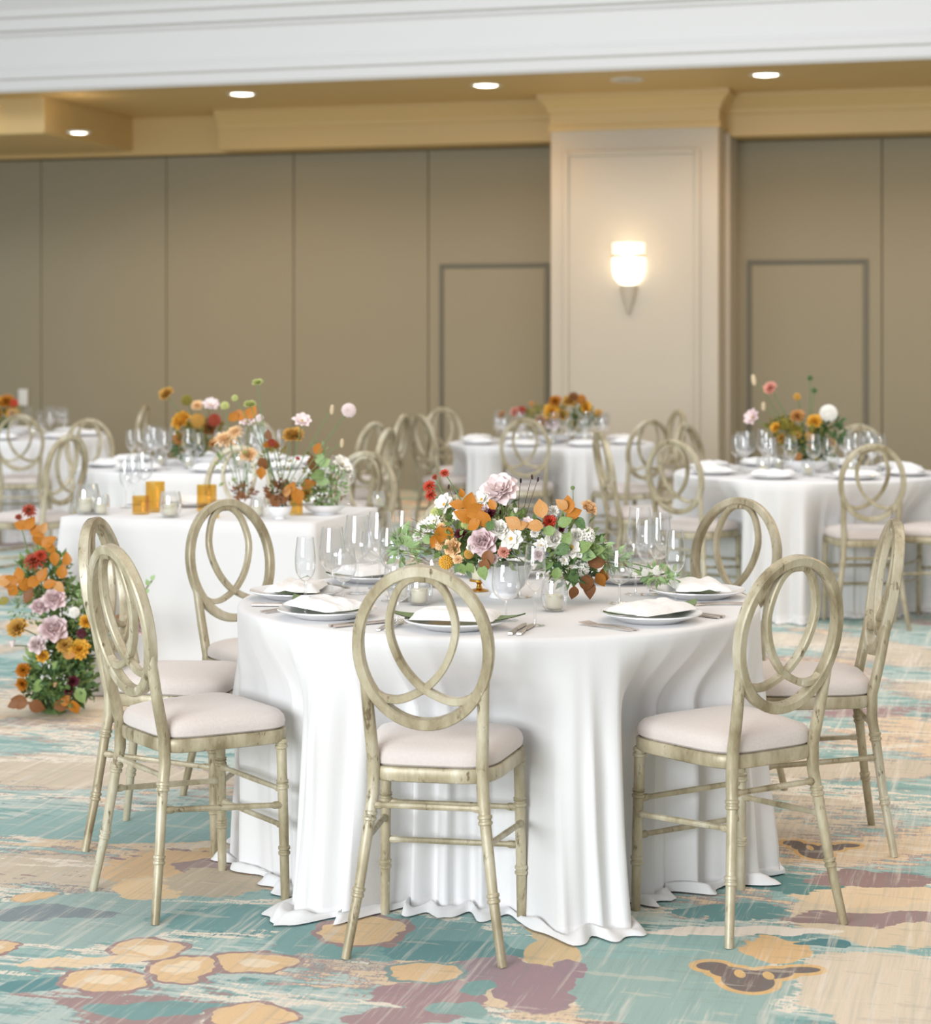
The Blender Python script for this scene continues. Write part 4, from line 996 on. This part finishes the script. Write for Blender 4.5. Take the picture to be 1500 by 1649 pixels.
# --- rear arrangements
def rear_arr(T, label, blobs, cols, flowers, bw, bh, seed, leaves=()):
    t = thing('flower_arrangement', label, 'flowers', (T[0], T[1], ZTAB + .001)); vase(t, bw, bh, .6)
    for i, (b_, c) in enumerate(zip(blobs, cols)): foliage(t, b_, c, 110, .05, seed + i, ('foliage', 'deep_foliage', 'fresh_foliage')[i])
    org_ = Vector((T[0], T[1], ZTAB + .1))
    for k, c, px, py, r in flowers:
        Y = T[1] - .08; p = put_flower(t, org_, k, c, px, py, r, Y, cam_bias=.6); stem(t, org_, p, 'stem', .003, .02)
    for c, px, py, L_, a in leaves: put_leaf(t, c, px, py, L_, a, T[1] - .12)
    return t
Y2 = T2[1]
rear_arr(T2, 'mustard and blush flowers in a low white bowl on the middle rear table', [[(310, 705, 30, 28, Y2, .14), (330, 700, 30, 28, Y2, .14)], [(300, 725, 30, 15, Y2, .1)]], ['olive', 'foliage2'],
         [('carn', 'gold', 267, 633, 15), ('rose', 'yellow', 291, 676, 18), ('cosmos', 'blush', 340, 650, 15), ('carn', 'peach', 318, 652, 11), ('pom', 'olive', 300, 643, 10), ('carn', 'tan', 288, 706, 12), ('pom', 'rust', 345, 675, 12), ('carn', 'brown', 338, 690, 13), ('pom', 'gold', 318, 676, 14)], .15, .06, 20)
Y3 = T3[1]
rear_arr(T3, 'orange and yellow flower mound at the far left edge', [[(5, 665, 25, 22, Y3, .12)], [(0, 675, 22, 14, Y3, .1)]], ['olive', 'foliage2'],
         [('carn', 'orange', 10, 645, 14), ('carn', 'yellow', -8, 650, 16), ('pom', 'red', 22, 648, 8), ('carn', 'yellow', 20, 665, 12), ('carn', 'gold', -5, 668, 13)], .14, .06, 30)
Y4 = T4[1]
rear_arr(T4, 'yellow, orange and rust flowers on the far centre table before the column', [[(920, 668, 34, 26, Y4, .14), (870, 672, 34, 16, Y4, .1)], [(938, 675, 22, 18, Y4, .12)]], ['olive', 'foliage2'],
         [('carn', 'yellow', 890, 662, 17), ('carn', 'orange', 895, 645, 12), ('carn', 'gold', 918, 645, 14), ('pom', 'orange', 937, 642, 9), ('rose', 'blush', 890, 681, 13), ('carn', 'orange', 871, 678, 12), ('pom', 'rust', 840, 660, 8), ('rose', 'coral', 829, 663, 9), ('carn', 'orange', 808, 668, 8),
          ('carn', 'yellow', 945, 655, 13), ('pom', 'brown', 925, 638, 9), ('carn', 'gold', 908, 668, 12), ('pom', 'gold', 965, 665, 8), ('pom', 'tan', 856, 650, 5)], .15, .05, 40)
Y5 = T5[1]
rear_arr(T5, 'amber and white flowers with wiry stems in a low bowl on the right rear table', [[(1300, 708, 42, 34, Y5, .15), (1258, 690, 20, 16, Y5, .1)], [(1305, 725, 34, 16, Y5, .12), (1340, 695, 22, 20, Y5, .1)]], ['olive', 'foliage2'],
         [('carn', 'tan', 1285, 669, 14), ('carn', 'yellow', 1313, 677, 15), ('pom', 'white', 1335, 663, 16), ('carn', 'yellow', 1303, 720, 8), ('carn', 'gold', 1284, 700, 9), ('pom', 'gold', 1305, 702, 9), ('carn', 'gold', 1340, 712, 9), ('carn', 'yellow', 1249, 688, 11), ('pom', 'olive', 1262, 682, 11),
          ('carn', 'coral', 1240, 624, 13), ('cosmos', 'pink', 1210, 671, 16), ('spike', 'wheat', 1214, 610, 10), ('spike', 'wheat', 1230, 653, 8), ('pom', 'foliage2', 1305, 608, 5), ('pom', 'foliage2', 1312, 628, 5), ('pom', 'gold', 1284, 638, 7), ('carn', 'gold', 1258, 705, 9), ('pom', 'tan', 1285, 735, 8)], .13, .07, 50)
# --- floor arrangement in front of the square table
YF = 8.22
fp = Vector((at(88, 1140, YF).x, YF, 0))
R6 = thing('flower_arrangement', 'tumbling autumn flowers on the carpet before the left corner of the square table', 'flowers', fp)
foliage(R6, [(92, 1085, 58, 50, YF, .17), (110, 1000, 40, 60, YF, .13), (70, 930, 45, 45, YF, .1)], 'foliage', 420, .042, 60)
foliage(R6, [(100, 1105, 55, 32, YF - .02, .17), (120, 1040, 32, 40, YF, .12)], 'foliage2', 330, .042, 61, 'deep_foliage')
foliage(R6, [(40, 985, 25, 20, YF - .05, .06), (110, 960, 20, 30, YF - .05, .06)], 'lightgreen', 120, .02, 62, 'fresh_foliage')
org_ = at(95, 1060, YF)
b = MB(); b.lathe([(0, 0), (.045, .0), (.05, .03), (.045, .10), (.03, .13), (0, .14)], 20, cap=False); ob('flower_foam', b.mesh('foam', M['foliage2']), R6)
for k, c, px, py, r in (('mum', 'rust', 47, 821, 13), ('mum', 'rust', 30, 832, 7), ('mum', 'rust', 55, 901, 20), ('mum', 'red', 66, 893, 12), ('rose', 'pink', 87, 964, 20), ('rose', 'pink', 64, 976, 16), ('rose', 'pink', 86, 1012, 24), ('rose', 'blush', 59, 1038, 16),
                        ('carn', 'gold', 27, 1010, 20), ('bud', 'blush', 20, 1040, 10), ('rose', 'yellow', 69, 1056, 11), ('carn', 'orange', 37, 1079, 14), ('carn', 'orange', 35, 1102, 13), ('carn', 'yellow', 128, 1045, 20), ('carn', 'gold', 105, 1038, 16),
                        ('carn', 'burg', 118, 1098, 12), ('carn', 'burg', 112, 1112, 10), ('pom', 'burg', 132, 1020, 9), ('bud', 'peach', 88, 1105, 7), ('bud', 'white', 68, 1094, 6), ('rose', 'pink', 230, 1010, 16), ('carn', 'yellow', 140, 1000, 14), ('pom', 'white', 120, 985, 10)):
    p = put_flower(R6, org_, k, c, px, py, r, YF - .14, cam_bias=.7); stem(R6, org_, p, 'stem', .0025, .03)
rl = random.Random(5)
for c, px, py, L_, a in (('orange', 33, 845, 26, 160), ('orange', 48, 842, 26, 60), ('orange', 60, 856, 28, -30), ('orange', 62, 868, 26, -70), ('orange', 78, 872, 28, 40), ('orange', 82, 884, 24, -60), ('orange', 88, 900, 24, -80), ('tan', 70, 850, 20, 60),
                         ('orange', 14, 938, 34, 190), ('orange', 30, 925, 28, 110), ('orange', 42, 942, 30, -30), ('orange', 56, 935, 28, 40), ('tan', 5, 935, 28, 180), ('orange', 20, 952, 26, 230), ('orange', 68, 925, 26, 60), ('brown', 45, 960, 26, -120), ('orange', 100, 920, 26, 80), ('orange', 108, 900, 22, 90),
                         ('orange', 80, 940, 24, 20), ('tan', 95, 945, 22, -40), ('brown', 30, 1130, 34, 170), ('brown', 60, 1138, 30, -20), ('brown', 22, 1134, 22, 200), ('orange', 120, 1140, 28, -80), ('brown', 100, 1135, 28, 20), ('orange', 105, 1128, 22, 60), ('foliage', 130, 1120, 28, -60), ('foliage', 60, 1105, 30, 200),
                         ('olive', 5, 968, 20, 200), ('tan', 110, 1052, 28, 160), ('brown', 225, 990, 26, 100), ('brown', 190, 1000, 30, 70), ('orange', 195, 1130, 26, 10), ('lightgreen', 238, 938, 12, 110), ('lightgreen', 246, 930, 11, 60), ('lightgreen', 236, 952, 11, 200)):
    put_leaf(R6, c, px, py, L_, a, YF - .15, rnd=rl)
for (ax, ay, bx, by) in ((95, 1010, 50, 838), (90, 980, 10, 940), (100, 990, 110, 905), (110, 1030, 195, 1000), (195, 1000, 245, 935), (60, 1135, 18, 1134)):
    stem(R6, at(ax, ay, YF), at(bx, by, YF - .12), 'stembrown', .003, .02, 'branch')
finish_labels()
